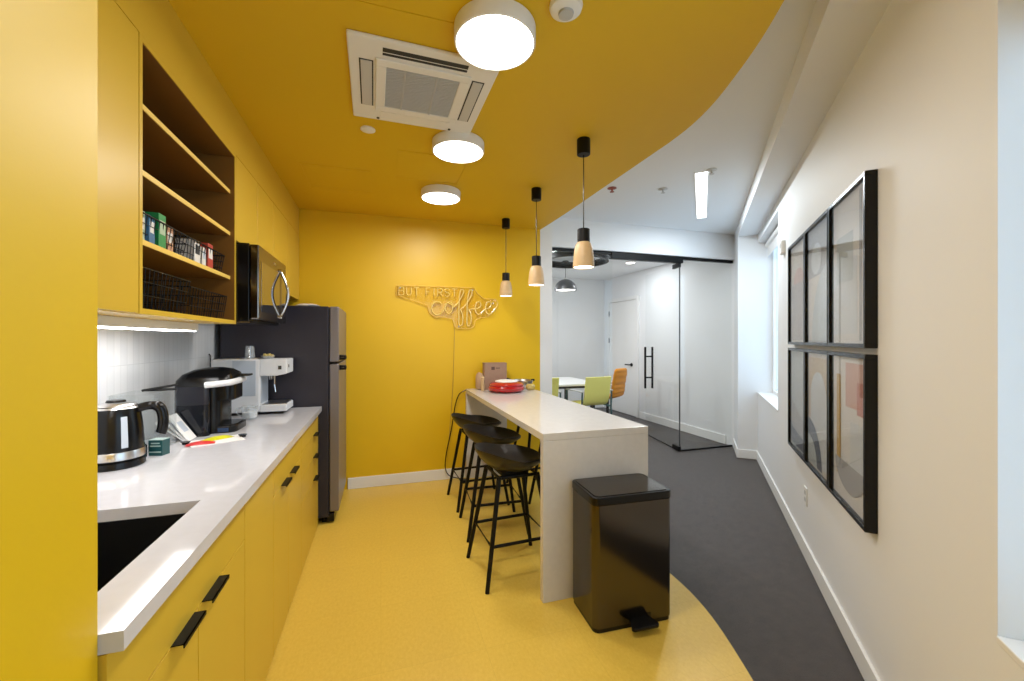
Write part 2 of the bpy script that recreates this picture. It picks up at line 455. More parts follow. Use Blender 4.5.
for sd in (-1, 1):
    b = bmesh.new()
    p = leafp(LD-.10, sd*.055)
    tube(b, [(p[0], p[1], .70), (p[0], p[1], 1.31)], .0155, 12)
    for hz in (.86, 1.17):
        q = leafp(LD-.10, sd*.004); tube(b, [(q[0], q[1], hz), (p[0], p[1], hz)], .011, 10)
    obj('handle', b, 'blackm', gd, smooth=True)
b = bmesh.new(); box(b, -.006, .006, -.006, .006, .0, 2.43); obj('jamb_seal', b, 'greyshade', gd).location = (.016, 0, 0)

# ------------------------------------------------------------------ kitchen run
XF = -.455
def pull_bm():
    bb = bmesh.new()
    box(bb, XF-.003, XF+.026, -.062, .062, .0, .003); box(bb, XF+.023, XF+.026, -.062, .062, -.007, .003)
    return bb
def cab_body(root, y0, y1, z1=.872):
    bm_ = bmesh.new()
    xb, xf = WX+.004, XF-.021
    t = .018
    box(bm_, xb, xf, y0, y0+t, 0, z1); box(bm_, xb, xf, y1-t, y1, 0, z1)
    box(bm_, xb, xf, y0+t, y1-t, .06, .08); box(bm_, xb, xb+.01, y0+t, y1-t, .08, z1)
    box(bm_, xf-.018, xf-.002, y0+t, y1-t, 0, .06)
    return obj('body', bm_, 'ycab', root)
def front(root, name, y0, y1, z0, z1, pull=None):
    g = .0015
    o = bx(name, 'ycab', root, XF-.020, XF, y0+g, y1-g, z0+g, z1-g, .001)
    if pull is not None:
        p = obj('handle', pull_bm(), 'blackm', o); p.location = (0, pull, z1-.001)
    return o
ca = thing('base_cabinet', 'yellow sink base cabinet with two doors and black tab handles side by side', 'cabinet', (0,0,0))
cab_body(ca, CE+.003, 1.66); front(ca, 'false_front', CE+.003, 1.66, .72, .872)
front(ca, 'door', CE+.003, 1.275, .01, .72, 1.19); front(ca, 'door', 1.275, 1.66, .01, .72, 1.36)
cb = thing('base_cabinet', 'plain yellow handleless front between the two pairs of cabinet doors', 'cabinet', (0,0,0))
cab_body(cb, 1.661, 2.06); front(cb, 'door', 1.661, 2.06, .01, .872)
cc = thing('base_cabinet', 'yellow base cabinet with paired handles under the coffee machines', 'cabinet', (0,0,0))
cab_body(cc, 2.061, 2.73); front(cc, 'drawer_front', 2.061, 2.73, .72, .872)
front(cc, 'door', 2.061, 2.37, .01, .72, 2.27); front(cc, 'door', 2.37, 2.73, .01, .72, 2.47)
cd = thing('base_cabinet', 'yellow drawer stack with three black tab handles next to the fridge', 'cabinet', (0,0,0))
cab_body(cd, 2.731, 3.425)
front(cd, 'drawer', 2.731, 3.425, .74, .872)
front(cd, 'drawer', 2.731, 3.425, .585, .74, 3.25); front(cd, 'drawer', 2.731, 3.425, .425, .585, 3.25); front(cd, 'drawer', 2.731, 3.425, .01, .425, 3.25)

# countertop with the sink cut-out
SX0, SX1, SY0, SY1 = -.985, -.545, 1.00, 1.545
b = bmesh.new(); z0, z1 = .874, .91
box(b, WX+.002, -.430, CE+.002, SY0, z0, z1); box(b, WX+.002, -.430, SY1, 3.435, z0, z1)
box(b, WX+.002, SX0, SY0, SY1, z0, z1); box(b, SX1, -.430, SY0, SY1, z0, z1)
bmesh.ops.remove_doubles(b, verts=b.verts, dist=1e-5)
tag(obj('countertop', b, 'quartz'), 'long pale quartz countertop with a sink cut into its near end', 'countertop')
sk = thing('kitchen_sink', 'black undermount sink set in the near end of the countertop', 'sink', (0,0,.874))
b = bmesh.new(); t = .006; d = -.21
sx0, sx1, sy0, sy1 = SX0-.004, SX1+.004, SY0-.004, SY1+.004
box(b, sx0, sx1, sy0, sy1, d, d+t)
box(b, sx0, sx0+t, sy0, sy1, d+t, -.001); box(b, sx1-t, sx1, sy0, sy1, d+t, -.001)
box(b, sx0+t, sx1-t, sy0, sy0+t, d+t, -.001); box(b, sx0+t, sx1-t, sy1-t, sy1, d+t, -.001)
obj('basin', b, 'sink', sk)
b = bmesh.new(); lathe(b, [(0, .004), (.02, .004), (.022, .008), (.043, .008), (.046, 0), (0, 0)], 24, ((sx0+sx1)/2, (sy0+sy1)/2, d+t))
obj('drain', b, 'steel', sk, smooth=True)

# upper cabinets
XU = -.715
UB, UT = 1.50, 2.375
uc = thing('wall_cabinet', 'yellow upper cabinet with plain door left of the open shelves', 'cabinet', (0,0,0))
b = bmesh.new(); box(b, WX+.003, XU-.021, CE+.003, 1.568, UB, UT); obj('body', b, 'ycab', uc)
bx('door', 'ycab', uc, XU-.020, XU, CE+.16, 1.566, UB+.002, UT-.002, .001)
bx('door', 'ycab', uc, XU-.020, XU, CE+.003, CE+.157, UB+.002, UT-.002, .001)
os_ = thing('open_shelf_unit', 'yellow open shelf unit with three shelves holding wire baskets', 'shelf', (0,0,0))
y0, y1 = 1.570, 2.466; t = .018
b = bmesh.new()
box(b, WX+.003, XU, y0, y0+t, UB, UT); box(b, WX+.003, XU, y1-t, y1, UB, UT)
box(b, WX+.003, XU, y0+t, y1-t, UB, UB+t); box(b, WX+.003, XU, y0+t, y1-t, UT-t, UT)
box(b, WX+.003, WX+.012, y0+t, y1-t, UB+t, UT-t)
obj('carcass', b, 'ycab', os_)
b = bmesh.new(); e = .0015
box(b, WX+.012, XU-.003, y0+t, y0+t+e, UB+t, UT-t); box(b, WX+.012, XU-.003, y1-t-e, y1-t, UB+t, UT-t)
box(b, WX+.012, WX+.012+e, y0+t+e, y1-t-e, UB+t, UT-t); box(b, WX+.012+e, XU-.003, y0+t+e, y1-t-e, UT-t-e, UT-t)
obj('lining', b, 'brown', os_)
SHZ = [1.745, 1.970, 2.184]
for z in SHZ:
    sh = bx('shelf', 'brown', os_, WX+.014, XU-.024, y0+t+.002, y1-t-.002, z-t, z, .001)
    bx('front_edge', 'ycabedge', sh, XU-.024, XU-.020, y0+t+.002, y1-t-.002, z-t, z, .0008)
ov = thing('wall_cabinet', 'yellow two-door cabinet mounted directly above the microwave', 'cabinet', (0,0,0))
b = bmesh.new(); box(b, WX+.003, XU-.021, 2.468, 3.244, 1.935, UT); obj('body', b, 'ycab', ov)
bx('door', 'ycab', ov, XU-.020, XU, 2.469, 2.852, 1.935, UT-.002, .001); bx('door', 'ycab', ov, XU-.020, XU, 2.856, 3.243, 1.935, UT-.002, .001)
of = thing('wall_cabinet', 'yellow two-door cabinet over the fridge in the far corner', 'cabinet', (0,0,0))
b = bmesh.new(); box(b, WX+.003, XU-.021, 3.246, 4.196, 1.78, UT); obj('body', b, 'ycab', of)
bx('door', 'ycab', of, XU-.020, XU, 3.247, 3.70, 1.782, UT-.002, .001); bx('door', 'ycab', of, XU-.020, XU, 3.704, 4.190, 1.782, UT-.002, .001)
struct(bx('trim_1', 'ycab', None, WX+.003, XU-.002, CE+.003, BY-.003, UT+.003, ZY-.001))
# under-cabinet light
ul = thing('strip_light', 'slim white strip light glowing under the upper cabinets', 'light', (-.92, 1.70, UB))
bx('housing', 'plastic', ul, -.05, .05, -.76, .74, -.036, .0, .002)
bx('diffuser', 'under', ul, -.042, .042, -.75, .73, -.040, -.036)

# microwave
MW = (2.47, 3.13, 1.515, 1.925)
mw = thing('microwave', 'black stainless microwave mounted below the yellow cabinets beside the shelves', 'microwave', (0,0,0))
bx('body', 'black', mw, WX+.003, -.658, MW[0], MW[1], MW[2], MW[3], .003)
dr = bx('door', 'bsteel', mw, -.655, -.614, MW[0]+.004, MW[1]-.004, MW[2]+.012, MW[3]-.004, .006)
bx('window_glass', 'mwglass', dr, -.6145, -.6125, MW[0]+.05, MW[1]-.20, MW[2]+.055, MW[3]-.085, .001)
bx('control_panel', 'mwglass', dr, -.6145, -.6125, MW[1]-.15, MW[1]-.02, MW[2]+.055, MW[3]-.085, .001)
bx('badge', 'steel', dr, -.6145, -.612, 2.80, 2.84, MW[3]-.055, MW[3]-.043)
b = bmesh.new(); hy = MW[1]-.175
for s in (1, -1):
    pts = []
    for i in range(17):
        a = PI*i/16; z = MW[2]+.05 + (MW[3]-MW[2]-.12)*i/16
        pts.append((-.612 + .030*math.sin(a) + (.014*math.sin(a) if s > 0 else 0) , hy, z))
    if s > 0: tube(b, pts, .008, 10)
tube(b, [(-.615, hy, MW[2]+.05), (-.602, hy, MW[2]+.05)], .012, 10); tube(b, [(-.615, hy, MW[3]-.07), (-.602, hy, MW[3]-.07)], .012, 10)
obj('handle', b, 'chrome', dr, smooth=True)
bx('vent_lip', 'bsteel', mw, -1.08, -.66, MW[0]+.02, MW[1]-.02, MW[2]-.006, MW[2]-.001)

# refrigerator
fr = thing('refrigerator', 'dark slate top-freezer fridge standing in the far left corner', 'fridge', (0,0,0))
FY0, FY1 = 3.45, 4.17
bx('cabinet', 'fridge', fr, -1.10, -.385, FY0, FY1, .05, 1.675, .006)
def fdoor(z0, z1, hz0, hz1):
    o = bx('door', ['fdoor'], fr, -.378, -.312, FY0+.002, FY1-.002, z0, z1, .008)
    b_ = bmesh.new(); y = FY0+.055
    tube(b_, [(-.314, y, hz0), (-.270, y, hz0), (-.268, y, (hz0+hz1)/2), (-.270, y, hz1), (-.314, y, hz1)], .011, 10)
    obj('handle', b_, 'blackm', o, smooth=True)
fdoor(1.245, 1.675, 1.27, 1.27+.02); 
fdoor(.09, 1.230, 1.19, 1.21)
b = bmesh.new(); box(b, -.384, -.379, FY0+.01, FY1-.01, .08, 1.66); obj('gasket', b, 'darkint', fr)
bx('top_hinge', 'black', fr, -.43, -.335, FY1-.10, FY1-.02, 1.675, 1.694, .004)
bx('base_grille', 'black', fr, -.40, -.345, FY0+.01, FY1-.01, .012, .075, .004)
for yy in (FY0+.06, FY1-.06):
    for xx in (-1.0, -.42):
        b = bmesh.new(); lathe(b, [(0, 0), (.022, 0), (.018, .05), (0, .05)], 14, (xx, yy, 0)); obj('foot', b, 'black', fr)
# clutter lying on the fridge
def crumple(name, label, loc, sx, sy, sz, m, cat, seed):
    rnd = random.Random(seed); bmm = bmesh.new(); n, k = 14, 7
    rows = []
    for j in range(k+1):
        ph = PI*j/k; row = []
        for i in range(n):
            th = 2*PI*i/n; r = max(math.sin(ph), .02)**.5
            w = 1 + rnd.uniform(-.10, .10)
            row.append(bmm.verts.new((sx*r*math.cos(th)*w, sy*r*math.sin(th)*w, sz*(.5-.5*math.cos(ph))*(1+rnd.uniform(-.06, .06)*(j > 1)))))
        rows.append(row)
    for j in range(k):
        for i in range(n): bmm.faces.new((rows[j][i], rows[j][(i+1) % n], rows[j+1][(i+1) % n], rows[j+1][i]))
    bmm.faces.new(rows[0][::-1]); bmm.faces.new(rows[-1])
    o = obj(name, bmm, m, smooth=True, loc=loc)
    return tag(o, label, cat)
crumple('folded_bag', 'crumpled white bag lying on the fridge behind the microwave handle', (-.84, 3.62, 1.676), .10, .12, .035, 'paper', 'bag', 3)
crumple('plastic_packet', 'flat white packet lying near the front edge of the fridge top', (-.56, 3.66, 1.676), .085, .11, .028, 'paper', 'packet', 5)

# ------------------------------------------------------------------ wire baskets and boxes on the shelves
def basket_bm(w, d, h):
    """w along y, d along x, wire grid"""
    b_ = bmesh.new(); r = .0017
    def loop(z, k=1.0, rr=r):
        tube(b_, [(-d/2*k, -w/2*k, z), (d/2*k, -w/2*k, z), (d/2*k, w/2*k, z), (-d/2*k, w/2*k, z)], rr, 5, closed=True)
    for z, kk in ((.003, .92), (h*.36, .95), (h*.68, .975)): loop(z, kk)
    loop(h, 1.0, .0032)
    n = max(6, int(w/.028))
    for i in range(n+1):
        y = -w/2 + w*i/n
        tube(b_, [(d/2, y, h), (d/2*.92, y*.92, .003), (-d/2*.92, y*.92, .003), (-d/2, y, h)], r, 4)
    n = max(5, int(d/.03))
    for i in range(1, n):
        x = -d/2 + d*i/n
        tube(b_, [(x, w/2, h), (x*.92, w/2*.92, .003), (x*.92, -w/2*.92, .003), (x, -w/2, h)], r, 4)
    return b_
def basket(label, loc, w, d, h, tagged=True):
    o = obj('wire_basket', basket_bm(w, d, h), 'blackm', loc=loc)
    return tag(o, label, 'basket', 'wire baskets on the open shelves')
basket('black wire basket of tea boxes on the middle shelf', (-.915, 1.815, 1.7455), .42, .31, .10)
basket('black wire basket holding white and red boxes on the middle shelf', (-.915, 2.237, 1.7455), .41, .31, .10)
basket('black wire basket on the bottom shelf by the closed cabinet', (-.915, 1.810, 1.5185), .42, .33, .14)
basket('black wire basket on the bottom shelf by the microwave', (-.915, 2.235, 1.5185), .42, .33, .12)
def tea_box(name, label, x, y, w, d, h, m, band, z=1.7505, rz=0):
    r_ = thing(name, label, 'box', (x, y, z), rz, 'boxes in the wire baskets')
    bx('carton', m, r_, -d/2, d/2, -w/2, w/2, 0, h, .001)
    bx('printed_label', band, r_, d/2, d/2+.0006, -w/2*.75, w/2*.75, h*.42, h*.82)
    bx('lid_flap', m, r_, -d/2*.98, d/2*.98, -w/2*.98, w/2*.98, h, h+.0015)
tea_box('tea_box', 'pale green tea box at the near end of the shelf basket', -.805, 1.705, .042, .07, .105, 'palebox', 'wbox')
tea_box('tea_box', 'blue and white tea box beside the green one', -.80, 1.757, .046, .07, .100, 'bluebox', 'wbox', rz=.08)
tea_box('tea_box', 'bright green tea box in the shelf basket', -.80, 1.825, .052, .075, .125, 'green', 'palebox')
tea_box('tea_box', 'small peach and white tea box right of the green one', -.805, 1.905, .040, .07, .095, 'peach', 'wbox', rz=-.1)
tea_box('pod_box', 'white box with a dark label in the shelf basket', -.80, 2.135, .060, .07, .10, 'wbox', 'slot')
tea_box('pod_box', 'narrow white striped box between the white box and the red box', -.80, 2.205, .040, .07, .085, 'wbox', 'mblue')
tea_box('pod_box', 'red and white box in the shelf basket nearest the microwave', -.80, 2.272, .060, .075, .115, 'rbox', 'wbox')
# black scissors-like tongs lying in the basket
b = bmesh.new(); tube(b, [(-.86, 2.00, 1.7465), (-.83, 2.06, 1.88)], .006, 6); tube(b, [(-.86, 2.02, 1.7465), (-.83, 2.07, 1.875)], .006, 6)
tag(obj('tongs', b, 'blackm'), 'black tongs leaning between the two baskets on the middle shelf', 'tongs')
tea_box('tea_box', 'tall dark carton standing behind the pale green tea box', -.90, 1.72, .06, .06, .15, 'slot', 'mblue')

# ------------------------------------------------------------------ things on the counter
CZ = .9102
# kettle
KZ = 1.15
kt = thing('kettle', 'glossy black electric kettle with steel band at the near end of the counter', 'kettle', (-1.020, 2.07, CZ), 0)
b = bmesh.new(); lathe(b, [(0, 0), (.088, 0), (.092, .004), (.090, .022), (.084, .026), (0, .026)], 40); obj('power_base', b, 'black', kt, smooth=True)
b = bmesh.new(); lathe(b, [(0, .027), (.088, .027), (.089, .062), (.082, .15), (.074, .205), (.070, .212), (0, .212)], 48); obj('body', b, 'black', kt, smooth=True)
b = bmesh.new(); lathe(b, [(.0886, .030), (.0905, .032), (.0902, .056), (.0885, .059)], 48); obj('steel_band', b, 'steel', kt, smooth=True)
b = bmesh.new(); lathe(b, [(0, .224), (.04, .223), (.064, .216), (.072, .209), (.076, .203)], 40); obj('lid', b, 'steel', kt, smooth=True)
b = bmesh.new(); lathe(b, [(0, .232), (.028, .231), (.032, .222), (0, .222)], 24); obj('lid_knob', b, 'black', kt, smooth=True)
ha = math.radians(8)
hp = [(.070, .198), (.105, .206), (.138, .198), (.150, .165), (.149, .125), (.143, .105)]
b = bmesh.new(); tube(b, smooth_path([(r*math.cos(ha), r*math.sin(ha), z) for r, z in hp], 5), [.015]*8 + [.019]*18, 12); obj('handle', b, 'black', kt, smooth=True)
wa = math.radians(-47)
b = bmesh.new()
pl = [];
for z, r in ((.072, .0885), (.11, .0862), (.15, .0832), (.178, .0802)):
    pl.append([b.verts.new(((r)*math.cos(wa+k*.012), (r)*math.sin(wa+k*.012), z)) for k in (-10, -5, 0, 5, 10)])
for r0, r1 in zip(pl, pl[1:]):
    for i in range(4): b.faces.new((r0[i], r0[i+1], r1[i+1], r1[i]))
obj('water_gauge', b, 'mblue', kt, smooth=True)
kt.scale = (1, 1, KZ)
# teal tea box next to the kettle
tb = thing('tea_box', 'small teal printed box standing on the counter beside the kettle', 'box', (-.937, 2.215, CZ), math.radians(-14))
bx('carton', 'teal', tb, -.029, .029, -.022, .022, 0, .068, .001)
for i, (z, w) in enumerate(((.052, .018), (.040, .022), (.014, .024))): bx('printed_line', 'tealprint', tb, -w, w, -.0226, -.022, z, z+.005)
bx('lid_flap', 'tealprint', tb, -.029, .029, -.022, .022, .068, .0695)
b = bmesh.new(); lathe(b, [(0, 0), (.020, 0), (.020, .05), (.016, .055), (0, .055)], 20)
tag(obj('spice_pot', b, 'black', smooth=True, loc=(-.991, 2.188, CZ)), 'little black pot half hidden between kettle and teal box', 'pot')
# clear acrylic organiser with pods; black clips on top
og = thing('acrylic_organizer', 'clear acrylic box standing against the tile behind the kettle', 'organizer', (-1.045, 2.335, CZ), 0)
b = bmesh.new(); box(b, -.085, .085, -.10, .10, 0, .004); obj('floor_plate', b, 'acrylic', og)
for nm, q in (('wall_plate', (-.085, -.081, -.10, .10, .004, .265)), ('wall_plate', (.081, .085, -.10, .10, .004, .265)), ('wall_plate', (-.081, .081, -.10, -.096, .004, .265)), ('wall_plate', (-.081, .081, .096, .10, .004, .265)), ('divider', (-.081, .081, -.002, .002, .004, .22))):
    bx(nm, 'acrylic', og, *q)
b = bmesh.new(); tube(b, [(-1.05, 2.325, 1.184), (-.945, 2.41, 1.200)], .0055, 8); tube(b, [(-1.045, 2.35, 1.183), (-.93, 2.365, 1.183)], .0055, 8)
tube(b, [(-1.01, 2.352, 1.183), (-1.01, 2.350, 1.192)], .008, 8)
tag(obj('serving_tongs', b, 'blackm'), 'black tongs lying across the top of the acrylic box', 'tongs')
# white sachets leaning out
for i, (dx, dy, a, lb) in enumerate(((0, 0, .60, 'topmost white sugar sachet leaning beside the pod coffee maker'), (-.012, .006, .74, 'middle white sugar sachet in the leaning bunch'), (-.024, .012, .88, 'rearmost white sugar sachet in the leaning bunch'))):
    r_ = thing('sugar_sachet', lb, 'sachet', (-.915+dx, 2.492+dy, CZ), 0, 'leaning white sachets')
    q = bx('packet', 'paper', r_, -.004, .004, -.045, .045, 0, .155, .002); q.rotation_euler = (0, -a, 0); q.location = (0, 0, .002)
    q2 = bx('printed_mark', 'mblue', r_, .004, .0045, -.025, .025, .05, .11); q2.rotation_euler = (0, -a, 0); q2.location = (0, 0, .002)
# flat sachets and loose pods
pp = bx('napkin', 'paper', None, -.10, .12, -.075, .075, 0, .0025); pp.location = (-.80, 2.42, CZ); pp.rotation_euler = (0, 0, .5)
tag(pp, 'white paper napkin lying under the red and yellow sachets', 'napkin')
def sachet(label, loc, rz, m, l=.13, w=.055):
    b_ = bmesh.new(); n = 8; rows = []
    for i in range(n+1):
        x = -l/2 + l*i/n; hgt = .013*math.sin(PI*i/n)**.6
        rows.append([b_.verts.new((x, -w/2, .001)), b_.verts.new((x, -w/4, .001+hgt*.8)), b_.verts.new((x, 0, .0015+hgt)), b_.verts.new((x, w/4, .001+hgt*.8)), b_.verts.new((x, w/2, .001))])
    for a_, c_ in zip(rows, rows[1:]):
        for i in range(4): b_.faces.new((a_[i], a_[i+1], c_[i+1], c_[i]))
        b_.faces.new((a_[0], c_[0], c_[4], a_[4]))
    o = obj('sachet', b_, m, smooth=True, loc=loc); o.rotation_euler = (0, 0, rz)
    tag(o, label, 'sachet')
sachet('red foil sachet lying flat on the counter', (-.835, 2.365, CZ+.0025), .25, 'redpk', .115, .05)
sachet('lime yellow foil sachet lying flat on the counter', (-.795, 2.465, CZ+.0025), .75, 'yellowpk', .13, .065)
for lb, x, y in (('black coffee pod lying by the leaning white sachets', -.905, 2.39), ('black coffee pod lying alone in the middle of the counter', -.69, 2.485)):
    b = bmesh.new(); lathe(b, [(0, 0), (.014, 0), (.016, .010), (.020, .011), (.020, .013), (0, .013)], 18)
    tag(obj('coffee_pod', b, 'black', smooth=True, loc=(x, y, CZ)), lb, 'pod', 'loose coffee pods')
# pod coffee maker, front towards +x
km = thing('pod_coffee_maker', 'rounded black pod coffee maker with water tank on the counter', 'coffee maker', (-.905, 2.72, CZ), 0)
b = bmesh.new(); prism(b, rrect(-.165, .060, -.112, .125, .05), .0, .262); obj('body', b, 'black', km, smooth=True)
b = bmesh.new(); prism(b, rrect(-.15, .150, -.105, .115, .045), 0, .036); prism(b, rrect(.01, .14, -.08, .09, .04), .036, .042); obj('drip_base', b, 'black', km, smooth=True, bevel=.004)
bx('drip_panel', 'navyp', km, .05, .11, -.1062, -.105, .006, .028)
b = bmesh.new(); prism(b, rrect(-.06, .132, -.098, .108, .05), .175, .268); obj('brew_head', b, 'black', km, smooth=True, bevel=.006)
b = bmesh.new(); rows = []
for zz, kx0, kx1, ky0, ky1 in ((.262, -.172, .134, -.168, .128), (.292, -.168, .136, -.164, .126), (.322, -.145, .122, -.142, .112), (.343, -.105, .092, -.10, .082), (.353, -.05, .04, -.05, .04)):
    rows.append([b.verts.new((x, y, zz)) for x, y in rrect(kx0, kx1, ky0, ky1, min(.06, (ky1-ky0)*.4), 6)])
for a_, c_ in zip(rows, rows[1:]):
    n = len(a_)
    for i in range(n): b.faces.new((a_[i], a_[(i+1) % n], c_[(i+1) % n], c_[i]))
b.faces.new(rows[-1]); b.faces.new(rows[0][::-1]); obj('dome_lid', b, 'black', km, smooth=True)
b = bmesh.new(); tube(b, smooth_path([(.01, -.174, .270), (.08, -.168, .275), (.130, -.13, .278), (.148, 0, .281), (.130, .085, .280), (.06, .118, .276)], 5), .017, 10)
obj('silver_handle', b, 'mwhite', km, smooth=True)
b = bmesh.new(); prism(b, rrect(.07, .205, -.035, .045, .02), .303, .313); obj('lid_tab', b, 'black', km, smooth=True)
tk = bmesh.new(); prism(tk, rrect(-.160, .020, -.167, -.114, .024), .02, .165); obj('tank_water', tk, 'water', km, smooth=True)
tk = bmesh.new(); prism(tk, rrect(-.160, .020, -.167, -.114, .024), .165, .2615); obj('tank', tk, 'tankup', km, smooth=True)
tk = bmesh.new(); prism(tk, rrect(-.162, .022, -.169, -.112, .025), .0, .02); obj('tank_foot', tk, 'black', km, smooth=True)
km.scale = (.85, 1, 1); km.location.x += .018
# espresso machine, front towards +x
em = thing('espresso_machine', 'white espresso machine on the counter in front of the fridge', 'coffee machine', (-.84, 3.27, CZ), 0)
bx('foot', 'black', em, -.20, .20, -.09, .11, 0, .018, .003)
bx('body', 'mwhite', em, -.225, .06, -.10, .12, .018, .375, .012, 3)
bx('side_panel', 'mblue', em, -.10, .035, -.103, -.1005, .13, .368, .001)
b = bmesh.new(); prism_axis(b, [(.058, .375), (.222, .375), (.222, .275), (.16, .262), (.12, .262), (.058, .262)], -.10, .12, 'y'); obj('brew_head', b, 'mwhite', em, bevel=.006)
bx('drip_tray', 'mwhite', em, .058, .222, -.10, .12, .018, .066, .006)
bx('tray_grid', 'steel', em, .07, .215, -.09, .11, .066, .070)
bx('cup_bay', 'mblue', em, .058, .063, -.08, .10, .075, .255)
for yy in (-.03, .05):
    b = bmesh.new(); lathe(b, [(0, -.03), (.010, -.03), (.014, 0), (0, 0)], 14, (.11, yy, .262)); obj('spout', b, 'chrome', em)
b = bmesh.new(); tube(b, [(.14, -.06, .262), (.142, -.075, .20), (.15, -.08, .15)], .004, 8); obj('steam_wand', b, 'chrome', em)
b = bmesh.new(); box(b, .17, .19, -.1022, -.1, .305, .33); obj('logo_badge', b, 'slot', em)
bx('power_button', 'slot', em, .2215, .2235, -.045, -.025, .315, .335)
bx('cup_rail', 'steel', em, -.215, .05, -.09, .11, .375, .380)
# glasses and sweets on top of the espresso machine
def tumbler(label, loc, r=.032, h=.085):
    b_ = bmesh.new(); lathe(b_, [(r, 0), (r*.80, h), (0, h), (0, h-.006), (r*.74, h-.006), (r-.003, 0), (r, 0)], 24)
    tag(obj('drinking_glass', b_, 'cup', smooth=True, loc=loc), label, 'glass')
tumbler('upturned clear tumbler on top of the white espresso machine', (-.865, 3.27, CZ+.3805))
cbw = thing('sweet_dish', 'small glass dish of wrapped sweets on top of the espresso machine', 'dish', (-.755, 3.27, CZ+.376))
b = bmesh.new(); lathe(b, [(0, 0), (.030, 0), (.046, .022), (.043, .022), (.028, .004), (0, .004)], 24); obj('dish', b, 'cup', cbw, smooth=True)
b = bmesh.new()
for i in range(14):
    a = random.random()*6.28; r = random.random()**.5*.030
    lathe(b, [(0, -.009), (.008, -.006), (.011, 0), (.008, .006), (0, .009)], 8, (r*math.cos(a), r*math.sin(a), .017+random.random()*.012))
swe = obj('sweets', b, 'candy', cbw, smooth=True); swe['kind'] = 'stuff'
# glass mug
gm = thing('glass_mug', 'clear glass mug in front of the white espresso machine', 'mug', (-.80, 3.02, CZ))
b = bmesh.new(); lathe(b, [(0, 0), (.036, 0), (.044, .008), (.046, .085), (.043, .085), (.040, .012), (0, .010)], 28); obj('cup', b, 'cup', gm, smooth=True)
b = bmesh.new(); lathe(b, [(0, .012), (.039, .012), (.040, .045), (0, .045)], 28); obj('contents', b, 'paper', gm, smooth=True)
b = bmesh.new(); tube(b, smooth_path([(-.044, 0, .075), (-.068, 0, .07), (-.074, 0, .045), (-.045, 0, .02)], 5), .005, 8); obj('handle', b, 'cup', gm, smooth=True)
# black power cable above the espresso machine
b = bmesh.new(); tube(b, [(-1.125, 3.36, CZ+.003), (-1.13, 3.36, 1.31), (-1.138, 3.36, 1.32)], .004, 6)
tag(obj('power_cable', b, 'black'), 'short black cable hanging on the tile behind the espresso machine', 'cable')

# ------------------------------------------------------------------ bar table
BX0, BX1, BF, BB = .830, 1.493, 2.06, 4.185
bt = thing('bar_table', 'pale quartz waterfall bar table running to the yellow wall', 'bar table', ((BX0+BX1)/2, (BF+BB)/2, 0))
hx, hy2 = (BX1-BX0)/2, (BB-BF)/2
bx('top', 'barq', bt, -hx, hx, -hy2, hy2, .872, .912, .002)
bx('leg', 'barq', bt, -hx, hx, -hy2, -hy2+.04, 0, .8715, .002)
bx('leg', 'barq', bt, -hx, .10, hy2-.04, hy2, 0, .8715, .002)
# things on the bar
TZ = .9122
cbx = thing('cardboard_box', 'brown cardboard box at the far end of the bar against the yellow wall', 'box', (1.115, 4.10, TZ), math.radians(-4))
bx('carton', 'card', cbx, -.115, .115, -.06, .06, 0, .265, .002)
bx('lid_flap', 'card', cbx, -.117, .117, -.062, .062, .265, .269)
for q in ((-.045, -.01, .20, .23), (.0, .045, .213, .221)): bx('printed_mark', 'cardmark', cbx, q[0], q[1], -.0608, -.06, q[2], q[3])
rd = thing('cake_carrier', 'round red lidded dish on the far end of the bar', 'dish', (1.165, 3.85, TZ), 0)
b = bmesh.new(); lathe(b, [(0, 0), (.14, 0), (.175, .020), (.180, .045), (.165, .062), (0, .062)], 48); obj('dish', b, 'red', rd, smooth=True)
b = bmesh.new(); lathe(b, [(.168, .063), (.170, .072), (.150, .088), (.10, .100), (0, .102)], 48); obj('lid', b, 'red', rd, smooth=True)
b = bmesh.new(); lathe(b, [(0, .116), (.070, .114), (.105, .108), (.112, .100), (.10, .0995), (0, .1015)], 40); obj('lid_inset', b, 'paper', rd, smooth=True)
bg = crumple('paper_bag', 'small tan paper bag standing left of the cardboard box', (.955, 4.09, TZ), .045, .05, .17, 'tan', 'bag', 9)
b = bmesh.new(); lathe(b, [(0, 0), (.016, 0), (.02, .04), (.014, .09), (.018, .13), (.0, .15)], 14)
tag(obj('bottle', b, 'wood', smooth=True, loc=(.962, 3.985, TZ)), 'little pale bottle in front of the tan bag on the bar', 'bottle')
mxr = thing('cooking_pan', 'steel pan with dark handle behind the red dish on the bar', 'pan', (1.41, 4.07, TZ), 0)
b = bmesh.new(); lathe(b, [(0, 0), (.06, 0), (.105, .06), (.110, .085), (.106, .085), (.10, .06), (.057, .006), (0, .006)], 32); obj('bowl', b, 'steel', mxr, smooth=True)
b = bmesh.new(); tube(b, [(-.10, .0, .082), (-.165, .02, .105)], .008, 8); tube(b, [(.10, .0, .082), (.13, .0, .082)], .012, 8); obj('handle', b, 'blackm', mxr, smooth=True)
crumple('snack_bag', 'pale yellow bag lying against the white wall end on the bar', (1.432, 3.90, TZ), .05, .05, .06, 'candy', 'bag', 11)

